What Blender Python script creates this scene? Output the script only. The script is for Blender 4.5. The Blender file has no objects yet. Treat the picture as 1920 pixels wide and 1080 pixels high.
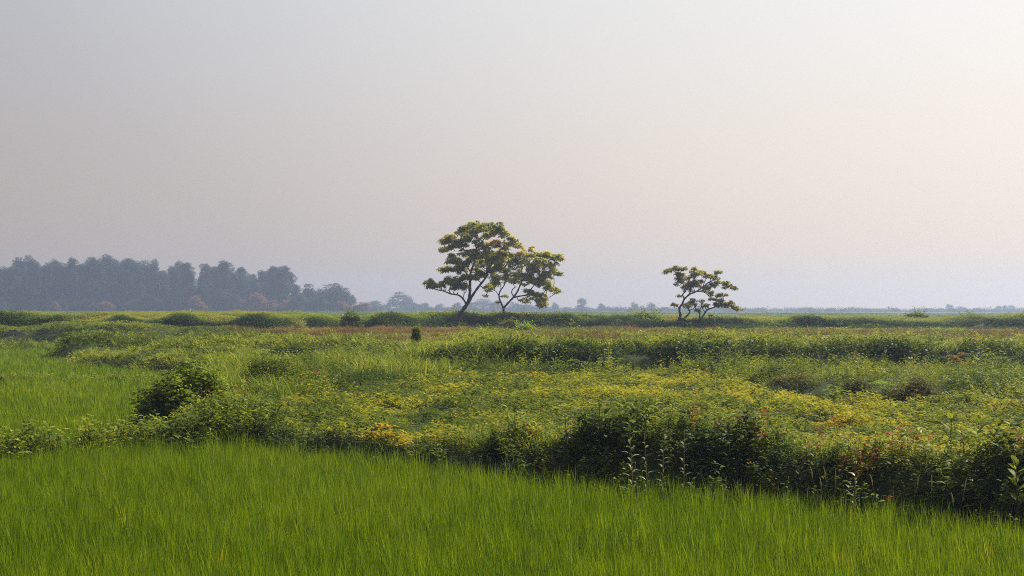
import bpy, math, random
import numpy as np

# ------------------------------------------------------------------ camera, sky, sun, exposure
scene = bpy.context.scene
F = 2667.0            # focal length in photograph pixels (50 mm on 36 mm, 1920 px wide)
EYE = 3.2
cam_data = bpy.data.cameras.new('camera')
cam_data.lens = 50.0
cam_data.sensor_width = 36.0
cam_data.clip_start = 0.1
cam_data.clip_end = 6000.0
cam = bpy.data.objects.new('camera', cam_data)
scene.collection.objects.link(cam)
cam.location = (0, 0, EYE)
cam.rotation_euler = (math.radians(90.853), math.radians(-0.134), 0)
scene.camera = cam

SUN_AZ = math.radians(55)      # to the right of the view direction
SUN_EL = math.radians(44)
sun_dir = np.array([math.sin(SUN_AZ) * math.cos(SUN_EL), math.cos(SUN_AZ) * math.cos(SUN_EL), math.sin(SUN_EL)])

world = bpy.data.worlds.new('World')
scene.world = world
world.use_nodes = True
nt = world.node_tree
nt.nodes.clear()
N = nt.nodes.new
L = nt.links.new
out = N('ShaderNodeOutputWorld')
bg = N('ShaderNodeBackground')
bg.inputs['Strength'].default_value = 0.1
sky = N('ShaderNodeTexSky')
sky.sky_type = 'NISHITA'
sky.sun_disc = False
sky.sun_elevation = SUN_EL
sky.sun_rotation = SUN_AZ
sky.air_density = 1.5
sky.dust_density = 6.0
tc = N('ShaderNodeTexCoord')
dot = N('ShaderNodeVectorMath'); dot.operation = 'DOT_PRODUCT'
dot.inputs[1].default_value = tuple(sun_dir)
L(tc.outputs['Generated'], dot.inputs[0])
mr = N('ShaderNodeMapRange')
mr.inputs['From Min'].default_value = -1.0
mr.inputs['From Max'].default_value = 1.0
L(dot.outputs['Value'], mr.inputs['Value'])
veil = N('ShaderNodeValToRGB')          # milky veil of the dusty air, brighter towards the sun
el = veil.color_ramp.elements
el[0].position = 0.0; el[0].color = (0.27, 0.28, 0.32, 1)
el[1].position = 1.0; el[1].color = (1.10, 1.05, 0.99, 1)
def wstop(c, col):
    e = el.new((c + 1) / 2); e.color = (*col, 1)
wstop(0.12, (0.36, 0.365, 0.41))
wstop(0.222, (0.43, 0.428, 0.455))
wstop(0.329, (0.505, 0.508, 0.54))
wstop(0.436, (0.63, 0.63, 0.65))
wstop(0.548, (0.77, 0.76, 0.753))
wstop(0.69, (0.91, 0.888, 0.86))
L(mr.outputs[0], veil.inputs['Fac'])
sep = N('ShaderNodeSeparateXYZ')
L(tc.outputs['Generated'], sep.inputs[0])
hz = N('ShaderNodeValToRGB')            # thicker, warmer air near the horizon
hz.color_ramp.interpolation = 'EASE'
hz.color_ramp.elements[0].position = 0.0; hz.color_ramp.elements[0].color = (1.14, 0.975, 0.83, 1)
hz.color_ramp.elements[1].position = 0.24; hz.color_ramp.elements[1].color = (1, 1, 1, 1)
L(sep.outputs['Z'], hz.inputs['Fac'])
mul = N('ShaderNodeMix'); mul.data_type = 'RGBA'; mul.blend_type = 'MULTIPLY'
mul.inputs['Factor'].default_value = 1.0
L(veil.outputs['Color'], mul.inputs['A']); L(hz.outputs['Color'], mul.inputs['B'])
sc10 = N('ShaderNodeVectorMath'); sc10.operation = 'SCALE'; sc10.inputs['Scale'].default_value = 5.75
L(mul.outputs['Result'], sc10.inputs[0])
mx = N('ShaderNodeMix'); mx.data_type = 'RGBA'; mx.inputs['Factor'].default_value = 0.93
L(sky.outputs['Color'], mx.inputs['A']); L(sc10.outputs['Vector'], mx.inputs['B'])
L(mx.outputs['Result'], bg.inputs['Color'])
L(bg.outputs['Background'], out.inputs['Surface'])

sun_data = bpy.data.lights.new('sun', 'SUN')
sun_data.energy = 5.0
sun_data.angle = math.radians(1.2)
sun_data.color = (1.0, 0.91, 0.72)
sun = bpy.data.objects.new('sun', sun_data)
scene.collection.objects.link(sun)
sun.location = (30, 10, 60)
from mathutils import Vector
sun.rotation_euler = Vector(sun_dir).to_track_quat('Z', 'Y').to_euler()

scene.view_settings.view_transform = 'Standard'
scene.view_settings.look = 'None'
scene.view_settings.exposure = 0.80
scene.view_settings.gamma = 1.0
scene.cycles.max_bounces = 8
scene.cycles.diffuse_bounces = 5
scene.cycles.glossy_bounces = 1
scene.cycles.transmission_bounces = 3
scene.cycles.volume_bounces = 0
scene.cycles.filter_width = 1.0
scene.cycles.pixel_filter_type = 'BLACKMAN_HARRIS'
scene.cycles.use_denoising = False
scene.cycles.use_adaptive_sampling = False

# ------------------------------------------------------------------ helpers
rng = np.random.default_rng(7)
random.seed(7)
col = scene.collection

def tag(o, label=None, cat=None, group=None, kind=None):
    if label: o['label'] = label
    if cat: o['category'] = cat
    if group: o['group'] = group
    if kind: o['kind'] = kind
    return o

def empty(name, loc, rz=0.0):
    o = bpy.data.objects.new(name, None)
    o.empty_display_size = 0.3
    col.objects.link(o)
    o.location = loc
    o.rotation_euler = (0, 0, rz)
    return o

def hor(px):
    return 579.7 + (px - 960) * 0.00234
def X_at(px, Y):
    return (px - 960) / F * Y
def Z_at(px, py, Y):
    return EYE - (py - hor(px)) / F * Y

def ss(a, b, t):
    t = np.clip((np.asarray(t, float) - a) / (b - a), 0, 1)
    return t * t * (3 - 2 * t)

def _h(ix, iy, seed):
    n = (ix.astype(np.int64) * 374761393 + iy.astype(np.int64) * 668265263 + seed * 144665) & 0xFFFFFFFF
    n = ((n ^ (n >> 13)) * 1274126177) & 0xFFFFFFFF
    n = n ^ (n >> 16)
    return (n & 0xFFFF) / 65535.0

def noise(x, y, s, seed=0):
    x = np.asarray(x, float) / s; y = np.asarray(y, float) / s
    x, y = x * 0.883 + y * 0.469 + seed * 3.7, -x * 0.469 + y * 0.883 + seed * 1.3
    ix = np.floor(x); iy = np.floor(y)
    fx = x - ix; fy = y - iy
    fx = fx * fx * (3 - 2 * fx); fy = fy * fy * (3 - 2 * fy)
    a = _h(ix, iy, seed); b = _h(ix + 1, iy, seed); c = _h(ix, iy + 1, seed); d = _h(ix + 1, iy + 1, seed)
    return (a * (1 - fx) + b * fx) * (1 - fy) + (c * (1 - fx) + d * fx) * fy

# ------------------------------------------------------------------ lie of the land
YBX = [-40, -9.4, -7.9, -5.6, -2.6, 0.7, 4.05, 6.6, 10, 16, 30]
YBY = [24.5, 25.6, 27.6, 28.9, 26.1, 22.8, 20.6, 18.2, 15.6, 12.5, 8]
XLY = [0, 28, 30, 36, 46, 61, 63, 66, 75, 95, 113, 122, 126, 5000]
XLX = [-6.2, -6.2, -7.8, -8.7, -10.6, -11.0, -16, -19, -24, -30, -36, -50, -400, -400]
CLY = [0, 28, 29.7, 37.7, 44.4, 51, 52.2, 53]      # left edge of the bean field
CLX = [-5.0, -5.2, -5.6, -6.4, -4.4, -2.6, 2.0, 99]

def yb(x): return np.interp(x, YBX, YBY) + 0.5 * (noise(x, x * 0, 2.2, 5) - 0.5)
def xl(y): return np.interp(y, XLY, XLX) + 1.6 * (noise(y, y * 0, 4.0, 9) - 0.5) * np.clip(np.asarray(y) / 50, 0.3, 1.5)
def cl(y): return np.interp(y, CLY, CLX)
def yc(x):   # far edge of the bean field
    return np.interp(x, [-6, 6.8, 8.2, 14, 30], [52, 52, 41, 36.0, 33])
def xp(y): return np.interp(y, [56, 90, 130], [-3, -10, -16])
def ybk(x): return 55.5 + 2.2 * (noise(x, x * 0, 9, 3) - 0.5)

def berm(x, y):
    """weedy bunds between the paddies, 0..1"""
    x = np.asarray(x, float); y = np.asarray(y, float)
    y1 = np.interp(x, [-60, -9.6, -7.6, -5.6], [21.5, 26.6, 28.9, 30.0])
    b1 = np.exp(-((y - y1) / 0.75) ** 2) * (x < -4.5)
    y2 = 55.5 - 0.10 * (x + 12)
    b2 = np.exp(-((y - y2) / 0.6) ** 2) * (x < -9)
    y3 = 98.0 - 0.05 * (x + 30)
    b3 = np.exp(-((y - y3) / 1.4) ** 2) * (x < -26)
    return np.maximum(np.maximum(b1, b2 * 0.7), b3 * 1.3)

def ground(x, y):
    x = np.asarray(x, float); y = np.asarray(y, float)
    T = ss(0.0, 1.3, y - yb(x)) * ss(-0.2, 1.4, x - xl(y))
    P = ss(0, 1.1, y - ybk(x)) * ss(-6, 6, x - xp(y)) * T
    far = ss(136, 165, y)
    near = 0.60 * T + 0.66 * P + 0.06 * ss(60, 130, y) * P
    # vegetated mounds
    left_front = ss(-0.5, 2.5, x)
    nb = np.exp(-((y - yb(x) - 1.9) / 1.15) ** 2) * T
    near = near + nb * left_front * (0.36 + 0.35 * (noise(x, y, 2.6, 11) - 0.45))
    near = near - 0.26 * np.exp(-((y - ybk(x) + 0.4) / 1.3) ** 2) * ss(-4, 0, x) * T
    near = near + 0.22 * P * np.exp(-((y - ybk(x) - 2.4) / 1.8) ** 2)
    ridge = ss(0, 1.5, cl(y) - x) * T * (1 - ss(50, 56, y)) * ss(29.5, 32.5, y)
    near = near + ridge * (0.20 + 0.45 * (noise(x, y, 3.2, 12) - 0.3))
    strip = ss(0, 1.2, y - yc(x)) * (1 - ss(50, 54, y)) * ss(6.5, 9, x)
    near = near + strip * (0.55 * noise(x, y, 3.0, 13))
    crop = T * (1 - ss(51, 54, y)) * ss(-0.5, 0.5, x - cl(y))
    near = near + crop * 0.20 * (noise(x, y, 1.1, 14) - 0.5) + crop * 0.10 * (noise(x, y, 4, 24) - 0.5)
    rough = ss(56, 60, y) * T * (1 - ss(128, 138, y)) * (1 - 0.65 * ss(82, 100, y))
    near = near - 0.14 * ss(80, 100, y) * P * (1 - ss(132, 145, y))
    near = near + rough * (0.55 * noise(x, y, 3.6, 15) + 0.35 * noise(x, y, 9, 16) - 0.42)
    leftm = (1 - P) * ss(60, 66, y) * T * (1 - ss(122, 128, y))
    near = near + leftm * (0.15 + 1.7 * np.clip(noise(x, y, 6, 17) - 0.35, 0, 1))
    h = ss(125, 131, y) * (1 - ss(150, 166, y))
    lf = ss(-14, -26, x)
    near = near * (1 - far) + 1.6 * far
    wl = ss(0, 2.6, y - (np.where(x < -20, 126.5, 134.0) + 4 * (noise(x, y * 0, 9, 21) - 0.5)))
    bil = np.abs(noise(x, y, 5.0, 18) - 0.5) * 2
    near = near + wl * (1 - ss(158, 172, y)) * (0.58 * (1 - far) + lf * 0.85 * (1 - far) + 1.05 * (0.42 - bil) + 0.6 * (noise(x, y, 18, 22) - 0.5) + 0.17)
    near = near + ss(170, 220, y) * (0.5 * (noise(x, y, 60, 20) - 0.5))
    near = near + 0.32 * berm(x, y) * (1 - T)
    return near

# ------------------------------------------------------------------ materials
def new_mat(name):
    m = bpy.data.materials.new(name)
    m.use_nodes = True
    m.node_tree.nodes.clear()
    return m, m.node_tree.nodes.new, m.node_tree.links.new

def leaf_mat(name, stops, trans=0.4, rough=0.5, spec=0.35, tcol=(1.25, 1.15, 0.5)):
    """leaves: colour by leaf tone (species, age, shade painted on banks and hedge), some light through the blade, a waxy sheen"""
    m, N, L = new_mat(name)
    o = N('ShaderNodeOutputMaterial')
    at = N('ShaderNodeAttribute'); at.attribute_name = 'leaf_tone'
    r = N('ShaderNodeValToRGB')
    e = r.color_ramp.elements
    e[0].position = stops[0][0]; e[0].color = (*stops[0][1], 1)
    e[1].position = stops[-1][0]; e[1].color = (*stops[-1][1], 1)
    for p, c in stops[1:-1]:
        q = e.new(p); q.color = (*c, 1)
    L(at.outputs['Fac'], r.inputs['Fac'])
    p = N('ShaderNodeBsdfPrincipled')
    p.inputs['Roughness'].default_value = rough + 0.12
    p.inputs['Specular IOR Level'].default_value = spec * 0.22
    L(r.outputs['Color'], p.inputs['Base Color'])
    t = N('ShaderNodeBsdfTranslucent')
    vm = N('ShaderNodeVectorMath'); vm.operation = 'MULTIPLY'
    vm.inputs[1].default_value = tcol
    L(r.outputs['Color'], vm.inputs[0]); L(vm.outputs['Vector'], t.inputs['Color'])
    mix = N('ShaderNodeMixShader'); mix.inputs[0].default_value = trans
    L(p.outputs[0], mix.inputs[1]); L(t.outputs[0], mix.inputs[2])
    L(mix.outputs[0], o.inputs['Surface'])
    return m

def noise_mat(name, c1, c2, scale, rough=0.9, c3=None, bump=0.0, detail=6, stretch=None):
    m, N, L = new_mat(name)
    o = N('ShaderNodeOutputMaterial')
    tc = N('ShaderNodeTexCoord')
    n = N('ShaderNodeTexNoise'); n.inputs['Scale'].default_value = scale; n.inputs['Detail'].default_value = detail
    src = tc.outputs['Object']
    if stretch:
        mp = N('ShaderNodeMapping'); mp.inputs['Scale'].default_value = stretch
        L(src, mp.inputs['Vector']); src = mp.outputs['Vector']
    L(src, n.inputs['Vector'])
    r = N('ShaderNodeValToRGB')
    e = r.color_ramp.elements
    e[0].position = 0.35; e[0].color = (*c1, 1)
    e[1].position = 0.65; e[1].color = (*c2, 1)
    if c3:
        q = e.new(0.5); q.color = (*c3, 1)
    L(n.outputs['Fac'], r.inputs['Fac'])
    p = N('ShaderNodeBsdfPrincipled'); p.inputs['Roughness'].default_value = rough + 0.12
    p.inputs['Specular IOR Level'].default_value = 0.2
    L(r.outputs['Color'], p.inputs['Base Color'])
    if bump:
        b = N('ShaderNodeBump'); b.inputs['Strength'].default_value = bump
        L(n.outputs['Fac'], b.inputs['Height']); L(b.outputs['Normal'], p.inputs['Normal'])
    L(p.outputs[0], o.inputs['Surface'])
    return m

M = {}
M['soil'] = noise_mat('soil', (0.012, 0.020, 0.006), (0.028, 0.042, 0.012), 0.9, bump=0.3)
M['plain'] = noise_mat('plain', (0.028, 0.055, 0.018), (0.07, 0.11, 0.035), 0.035, c3=(0.045, 0.085, 0.025), stretch=(0.5, 1, 1))
M['bark'] = noise_mat('bark', (0.022, 0.017, 0.020), (0.055, 0.040, 0.040), 9, bump=0.5, stretch=(1, 1, 0.2))
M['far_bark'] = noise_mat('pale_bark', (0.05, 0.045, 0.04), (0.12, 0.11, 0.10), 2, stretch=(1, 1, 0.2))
M['stem'] = noise_mat('stem', (0.05, 0.06, 0.02), (0.10, 0.07, 0.03), 20)
M['red_stem'] = noise_mat('red_stem', (0.10, 0.03, 0.03), (0.16, 0.07, 0.05), 20)
M['rice'] = leaf_mat('rice_blades', [(0, (0.055, 0.115, 0.004)), (0.5, (0.122, 0.205, 0.005)), (0.92, (0.19, 0.25, 0.012)), (1, (0.36, 0.33, 0.05))], 0.45, 0.5, 0.22, (1.3, 1.15, 0.4))
M['bean'] = leaf_mat('bean_leaves', [(0, (0.05, 0.085, 0.014)), (0.35, (0.15, 0.19, 0.014)), (0.70, (0.37, 0.355, 0.02)), (0.84, (0.37, 0.25, 0.02)), (0.90, (0.38, 0.13, 0.015)), (0.96, (0.30, 0.08, 0.012)), (1, (0.52, 0.40, 0.025))], 0.40, 0.5, 0.3)
M['weed'] = leaf_mat('weed_leaves', [(0, (0.02, 0.042, 0.010)), (0.4, (0.070, 0.112, 0.012)), (0.75, (0.215, 0.26, 0.018)), (0.90, (0.31, 0.33, 0.045)), (0.965, (0.31, 0.33, 0.06)), (1, (0.24, 0.06, 0.02))], 0.38, 0.4, 0.45)
M['grass'] = leaf_mat('grass_blades', [(0, (0.05, 0.09, 0.010)), (0.5, (0.13, 0.19, 0.014)), (0.85, (0.25, 0.30, 0.035)), (1, (0.42, 0.36, 0.18))], 0.42, 0.5, 0.3)
M['straw'] = leaf_mat('brown_grass', [(0, (0.12, 0.10, 0.035)), (0.5, (0.20, 0.125, 0.055)), (1, (0.30, 0.17, 0.10))], 0.35, 0.7, 0.2, (1.1, 1.0, 0.8))
M['hedge'] = leaf_mat('hedge_leaves', [(0, (0.022, 0.045, 0.012)), (0.45, (0.088, 0.14, 0.015)), (0.85, (0.23, 0.29, 0.022)), (1, (0.27, 0.22, 0.06))], 0.38, 0.5, 0.35)
M['crown'] = leaf_mat('crown_leaves', [(0, (0.06, 0.085, 0.014)), (0.4, (0.23, 0.26, 0.018)), (0.75, (0.42, 0.42, 0.025)), (0.88, (0.46, 0.43, 0.035)), (0.93, (0.62, 0.42, 0.22)), (1, (0.75, 0.48, 0.28))], 0.62, 0.5, 0.35)
M['olive'] = leaf_mat('olive_leaves', [(0, (0.08, 0.06, 0.018)), (0.45, (0.15, 0.12, 0.022)), (0.75, (0.25, 0.25, 0.03)), (0.93, (0.42, 0.42, 0.06)), (1, (0.55, 0.16, 0.03))], 0.55, 0.5, 0.35)
M['far_leaf'] = leaf_mat('far_leaves', [(0, (0.02, 0.036, 0.034)), (0.6, (0.04, 0.065, 0.055)), (1, (0.075, 0.10, 0.065))], 0.25, 0.6, 0.2)  # blue of the haze partly mixed into the leaf colour
M['russet'] = leaf_mat('russet_leaves', [(0, (0.12, 0.055, 0.03)), (0.6, (0.21, 0.10, 0.05)), (1, (0.24, 0.15, 0.07))], 0.3, 0.6, 0.2)
M['pale'] = leaf_mat('pale_leaves', [(0, (0.09, 0.13, 0.05)), (0.6, (0.19, 0.22, 0.10)), (1, (0.34, 0.32, 0.22))], 0.25, 0.32, 0.9, (1.1, 1.1, 0.7))
M['bright'] = leaf_mat('bright_leaves', [(0, (0.12, 0.22, 0.02)), (0.6, (0.24, 0.36, 0.03)), (1, (0.34, 0.44, 0.05))], 0.45, 0.45, 0.35)
M['orange'] = leaf_mat('orange_leaves', [(0, (0.18, 0.20, 0.02)), (0.5, (0.38, 0.22, 0.02)), (1, (0.48, 0.13, 0.03))], 0.4, 0.45, 0.35)
M['purple'] = leaf_mat('dull_leaves', [(0, (0.06, 0.06, 0.028)), (0.5, (0.12, 0.125, 0.04)), (1, (0.22, 0.22, 0.06))], 0.3, 0.5, 0.3)
M['bird'] = noise_mat('bird_feathers', (0.008, 0.008, 0.010), (0.02, 0.02, 0.025), 30, 0.5)
M['egret'] = noise_mat('white_feathers', (0.75, 0.75, 0.73), (0.85, 0.85, 0.83), 10, 0.6)
M['beak'] = noise_mat('beak', (0.30, 0.20, 0.04), (0.35, 0.25, 0.05), 10, 0.5)

# ------------------------------------------------------------------ mesh building with numpy
class Tpl:
    """a small plant: vertices, faces, tone per vertex"""
    def __init__(s):
        s.v = []; s.f = []; s.t = []
    def leaf(s, base, yaw, length, width, pitch=0.3, droop=0.8, tone=0.0, segs=2, roll=0.0):
        b = np.array(base, float)
        d = np.array([math.cos(yaw), math.sin(yaw)])
        side = np.array([-d[1] * math.cos(roll), d[0] * math.cos(roll), math.sin(roll)])
        n0 = len(s.v)
        p = b.copy(); a = pitch
        steps = 2 if segs == 1 else (3 if segs == 2 else segs + 1)
        prof = {2: [1.0], 3: [0.9, 0.8], 4: [0.8, 1.0, 0.7]}[steps]
        s.v.append(tuple(p)); s.t.append(tone)
        for k in range(steps):
            stp = length / steps
            p = p + np.array([d[0] * math.cos(a), d[1] * math.cos(a), math.sin(a)]) * stp
            a -= droop / steps
            if k < steps - 1:
                w = width * 0.5 * prof[k]
                s.v.append(tuple(p + side * w)); s.v.append(tuple(p - side * w)); s.t += [tone, tone]
            else:
                s.v.append(tuple(p)); s.t.append(tone)
        if steps == 2:
            s.f.append((n0, n0 + 1, n0 + 3, n0 + 2))
        else:
            s.f.append((n0, n0 + 1, n0 + 2))
            for k in range(steps - 2):
                a0 = n0 + 1 + 2 * k
                s.f.append((a0, a0 + 2, a0 + 3, a0 + 1))
            a0 = n0 + 1 + 2 * (steps - 2)
            s.f.append((a0, a0 + 2, a0 + 1))
    def pack(s):
        V = np.array(s.v, np.float32); T = np.array(s.t, np.float32)
        lv = np.array([i for f in s.f for i in f], np.int64)
        lt = np.array([len(f) for f in s.f], np.int64)
        return V, T, lv, lt

R = random.random
def U(a, b): return a + (b - a) * R()

def mesh_from(name, V, lv, lt, tone=None, mat=None, smooth=False):
    me = bpy.data.meshes.new(name)
    me.vertices.add(len(V)); me.vertices.foreach_set('co', np.ascontiguousarray(V, np.float32).ravel())
    me.loops.add(len(lv)); me.loops.foreach_set('vertex_index', np.ascontiguousarray(lv, np.int32))
    me.polygons.add(len(lt))
    ls = np.concatenate([[0], np.cumsum(lt)[:-1]]).astype(np.int32)
    me.polygons.foreach_set('loop_start', ls)
    if smooth: me.polygons.foreach_set('use_smooth', np.ones(len(lt), bool))
    me.update(calc_edges=True)
    if tone is not None:
        a = me.attributes.new('leaf_tone', 'FLOAT', 'POINT')
        a.data.foreach_set('value', np.clip(tone, 0, 1).astype(np.float32))
    if mat is not None: me.materials.append(mat)
    return me

def stamp_arrays(tpls, pos, scale=1.0, tone=0.5, lean=0.15, jit=0.08, zscale=None, leanv=None):
    n = len(pos)
    pos = np.asarray(pos, float)
    scale = np.broadcast_to(np.asarray(scale, float), (n,))
    zs = scale if zscale is None else np.broadcast_to(np.asarray(zscale, float), (n,))
    tone = np.broadcast_to(np.asarray(tone, float), (n,))
    which = rng.integers(0, len(tpls), n)
    yaw = rng.uniform(0, 2 * math.pi, n)
    lv_ = rng.normal(0, lean, (n, 2))
    if leanv is not None: lv_ = lv_ + leanv
    Vs, Ts, LV, LT = [], [], [], []
    off = 0
    for k, tp in enumerate(tpls):
        idx = np.nonzero(which == k)[0]
        if len(idx) == 0: continue
        V, T, lv, lt = tp
        m = len(idx)
        c = np.cos(yaw[idx])[:, None]; s = np.sin(yaw[idx])[:, None]
        x = V[None, :, 0] * c - V[None, :, 1] * s
        y = V[None, :, 0] * s + V[None, :, 1] * c
        z = np.repeat(V[None, :, 2], m, 0)
        sc = scale[idx][:, None]
        z = z * zs[idx][:, None]
        x = x * sc + lv_[idx, 0:1] * z + pos[idx, 0:1]
        y = y * sc + lv_[idx, 1:2] * z + pos[idx, 1:2]
        z = z + pos[idx, 2:3]
        Vs.append(np.stack([x, y, z], -1).reshape(-1, 3))
        jt = T[None, :] + tone[idx][:, None]
        Ts.append(jt.ravel())
        nv = len(V)
        LV.append((lv[None, :] + (np.arange(m) * nv)[:, None]).ravel() + off)
        LT.append(np.tile(lt, m))
        off += nv * m
    return np.concatenate(Vs), np.concatenate(LV), np.concatenate(LT), np.concatenate(Ts)

def stamp(name, mat, *a, **k):
    V, lv, lt, T = stamp_arrays(*a, **k)
    me = mesh_from(name, V, lv, lt, T, mat)
    o = bpy.data.objects.new(name, me)
    col.objects.link(o)
    return o

def join_arrays(parts):
    V, LV, LT, T = [], [], [], []
    off = 0
    for v, lv, lt, t in parts:
        V.append(v); LV.append(lv + off); LT.append(lt); T.append(t); off += len(v)
    return np.concatenate(V), np.concatenate(LV), np.concatenate(LT), np.concatenate(T)

# ---- plant templates
def t_rice(n, w, segs=2):
    t = Tpl()
    for _ in range(n):
        a = U(0, 6.283); r = U(0, 0.07)
        t.leaf((r * math.cos(a), r * math.sin(a), 0), U(0, 6.283), U(0.40, 0.70), w * U(0.7, 1.2), U(1.30, 1.56), U(0.0, 0.9) ** 1.5, U(-0.42, 0.26), segs)
    return t.pack()
def t_grass(n, h, w, spread=0.1, segs=2, head=0.0):
    t = Tpl()
    for _ in range(n):
        a = U(0, 6.283); r = U(0, spread)
        t.leaf((r * math.cos(a), r * math.sin(a), 0), a + U(-0.8, 0.8), h * U(0.55, 1.1), w * U(0.7, 1.3), U(0.9, 1.45), U(0.3, 1.9), U(-0.22, 0.22) + (head if R() < 0.1 else 0), segs)
    return t.pack()
def t_sprig(h, n, l, w, droop=1.0, segs=2, stems=1, pale=0.0, spread=0.0):
    t = Tpl()
    for s in range(stems):
        bx, by = (U(-spread, spread), U(-spread, spread)) if stems > 1 else (0, 0)
        lx, ly = U(-0.3, 0.3), U(-0.3, 0.3)
        hh = h * U(0.7, 1.1)
        t.leaf((bx, by, 0), U(0, 6.28), hh, 0.012, 1.45, 0.1, -0.1, 1)
        a = U(0, 6)
        for k in range(n):
            f = 0.15 + 0.85 * (k + 0.5) / n
            a += 2.4
            q = l * (1.15 - 0.55 * f) * U(0.75, 1.15)
            t.leaf((bx + lx * f * hh * 0.5, by + ly * f * hh * 0.5, f * hh), a, q, w * q / l * U(0.8, 1.2), U(0.1, 0.9), droop * U(0.6, 1.3), U(-0.15, 0.2) + pale * f, segs, U(-0.4, 0.4))
    return t.pack()
def t_mound(n, r, h, l, w, segs=1, tj=0.18, inner=0.25):
    """low leafy clump: leaves over and within a dome"""
    t = Tpl()
    for _ in range(n):
        a = U(0, 6.283); el_ = math.asin(U(0.02, 1)); q = 1 - inner * R() ** 1.5
        x, y, z = r * math.cos(a) * math.cos(el_) * q, r * math.sin(a) * math.cos(el_) * q, h * math.sin(el_) * q
        t.leaf((x, y, z), a + U(-1.2, 1.2), l * U(0.6, 1.2), w * U(0.7, 1.2), U(-0.5, 0.8), U(0.2, 1.0), U(-tj, tj), segs, U(-0.6, 0.6))
    return t.pack()
def t_bean(n, r, h, l, flowers=1, segs=1):
    t = Tpl()
    for _ in range(n // 3):
        a = U(0, 6.283); q = math.sqrt(R())
        x, y, z = r * math.cos(a) * q, r * math.sin(a) * q, h * U(0.35, 1.0) * (1 - 0.4 * q * q)
        tn = U(-0.2, 0.22)
        b = U(0, 6.28)
        for k in range(3):
            t.leaf((x, y, z), b + k * 2.1, l * U(0.8, 1.15), l * 0.75, U(-0.3, 0.6), U(0.1, 0.8), tn + U(-0.05, 0.05), segs, U(-0.4, 0.4))
    for _ in range(flowers):
        a = U(0, 6.283); q = R()
        x, y, z = r * math.cos(a) * q, r * math.sin(a) * q, h * U(0.85, 1.15)
        b = U(0, 6)
        for k in range(2):
            t.leaf((x, y, z), b + 3.1 * k, 0.028, 0.03, U(0.2, 0.9), 0.2, 0.9, 1)
    return t.pack()

# ------------------------------------------------------------------ ground sheet
def axis(fine_lo, fine_hi, step, lo, hi, g=1.12):
    a = list(np.arange(fine_lo, fine_hi, step))
    s = step; v = a[-1]
    while v < hi:
        s *= g; v += s; a.append(min(v, hi))
    s = step; v = a[0]; pre = []
    while v > lo:
        s *= g; v -= s; pre.append(max(v, lo))
    return np.array(sorted(pre) + a)
gx = axis(-16, 16, 0.22, -1450, 1450, 1.05)
gy = axis(10, 60, 0.22, -120, 1450, 1.03)
GX, GY = np.meshgrid(gx, gy)
GZ = ground(GX, GY)
nx, ny = len(gx), len(gy)
V = np.stack([GX, GY, GZ], -1).reshape(-1, 3)
i = np.arange(ny - 1)[:, None] * nx + np.arange(nx - 1)[None, :]
lv = np.stack([i, i + 1, i + 1 + nx, i + nx], -1).reshape(-1)
lt = np.full((nx - 1) * (ny - 1), 4)
me = mesh_from('ground', V, lv, lt, None, M['soil'], True)
me.materials.append(M['plain'])
cy = (GY[:-1, :-1] + GY[1:, 1:]).ravel() / 2
me.polygons.foreach_set('material_index', (cy > 166).astype(np.int32))
g = bpy.data.objects.new('ground', me); col.objects.link(g)
tag(g, 'flat farmland soil stepping up in low terraces towards the hazy horizon', 'ground', kind='structure')

# ------------------------------------------------------------------ scatter by distance band
def scatter(bands, region, side=0.43, pad=1.5):
    """bands: (y0, y1, plants per m2, scale); region(x,y) -> keep probability"""
    P, S = [], []
    for y0, y1, den, sc in bands:
        w = side * y1 + pad
        n = int((y1 - y0) * 2 * w * den)
        x = rng.uniform(-w, w, n); y = rng.uniform(y0, y1, n)
        k = np.abs(x) < side * y + pad
        x, y = x[k], y[k]
        k = rng.uniform(0, 1, len(x)) < region(x, y)
        x, y = x[k], y[k]
        P.append(np.stack([x, y, ground(x, y)], -1)); S.append(np.full(len(x), sc))
    P = np.concatenate(P); S = np.concatenate(S)
    return P, S * rng.uniform(0.8, 1.2, len(S))

def inT(x, y): return (y > yb(x) - 0.1) & (x > xl(y) - 0.2)

def lump(P, s, seed, lo=0.5, hi=1.5):
    return lo + (hi - lo) * ss(0.15, 0.85, noise(P[:, 0], P[:, 1], s, seed))

# rice ------------------------------------------------------------
def r_rice_front(x, y):
    lim = np.where(x < -5.5, np.interp(x, [-60, -9.6, -7.6, -5.5], [20.7, 25.8, 28.1, 29.2]), yb(x) + 0.05)
    return (y < lim).astype(float)
def rice_tone(P, seed):
    return 0.46 + 0.22 * (noise(P[:, 0], P[:, 1], 2.6, seed) - 0.5) + 0.22 * (noise(P[:, 0], P[:, 1], 0.6, seed + 1) - 0.5) + rng.normal(0, 0.09, len(P)) + (rng.uniform(0, 1, len(P)) < 0.006) * 0.45
P, S = scatter([(11.3, 16, 75, 0.95), (16, 22, 60, 1.0), (22, 31, 46, 1.04)], r_rice_front, 0.44, 1.0)
P[:, 2] -= 0.03
hv = S * (0.80 + 0.16 * noise(P[:, 0], P[:, 1], 1.2, 33) + 0.24 * noise(P[:, 0], P[:, 1], 0.28, 34))
o = stamp('rice', M['rice'], [t_rice(19, 0.0085) for _ in range(14)], P, S, rice_tone(P, 31), 0.03, zscale=hv)
tag(o, 'bright green young rice filling the whole foreground paddy', 'rice crop', kind='stuff')
def r_rice_left(x, y):
    return ((x < xl(y) - 0.2) & (y > 28.5) & (y < 126) & (berm(x, y) < 0.25) & (y > np.interp(x, [-60, -9.6, -5.6], [22.6, 27.8, 31]))).astype(float)
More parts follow.
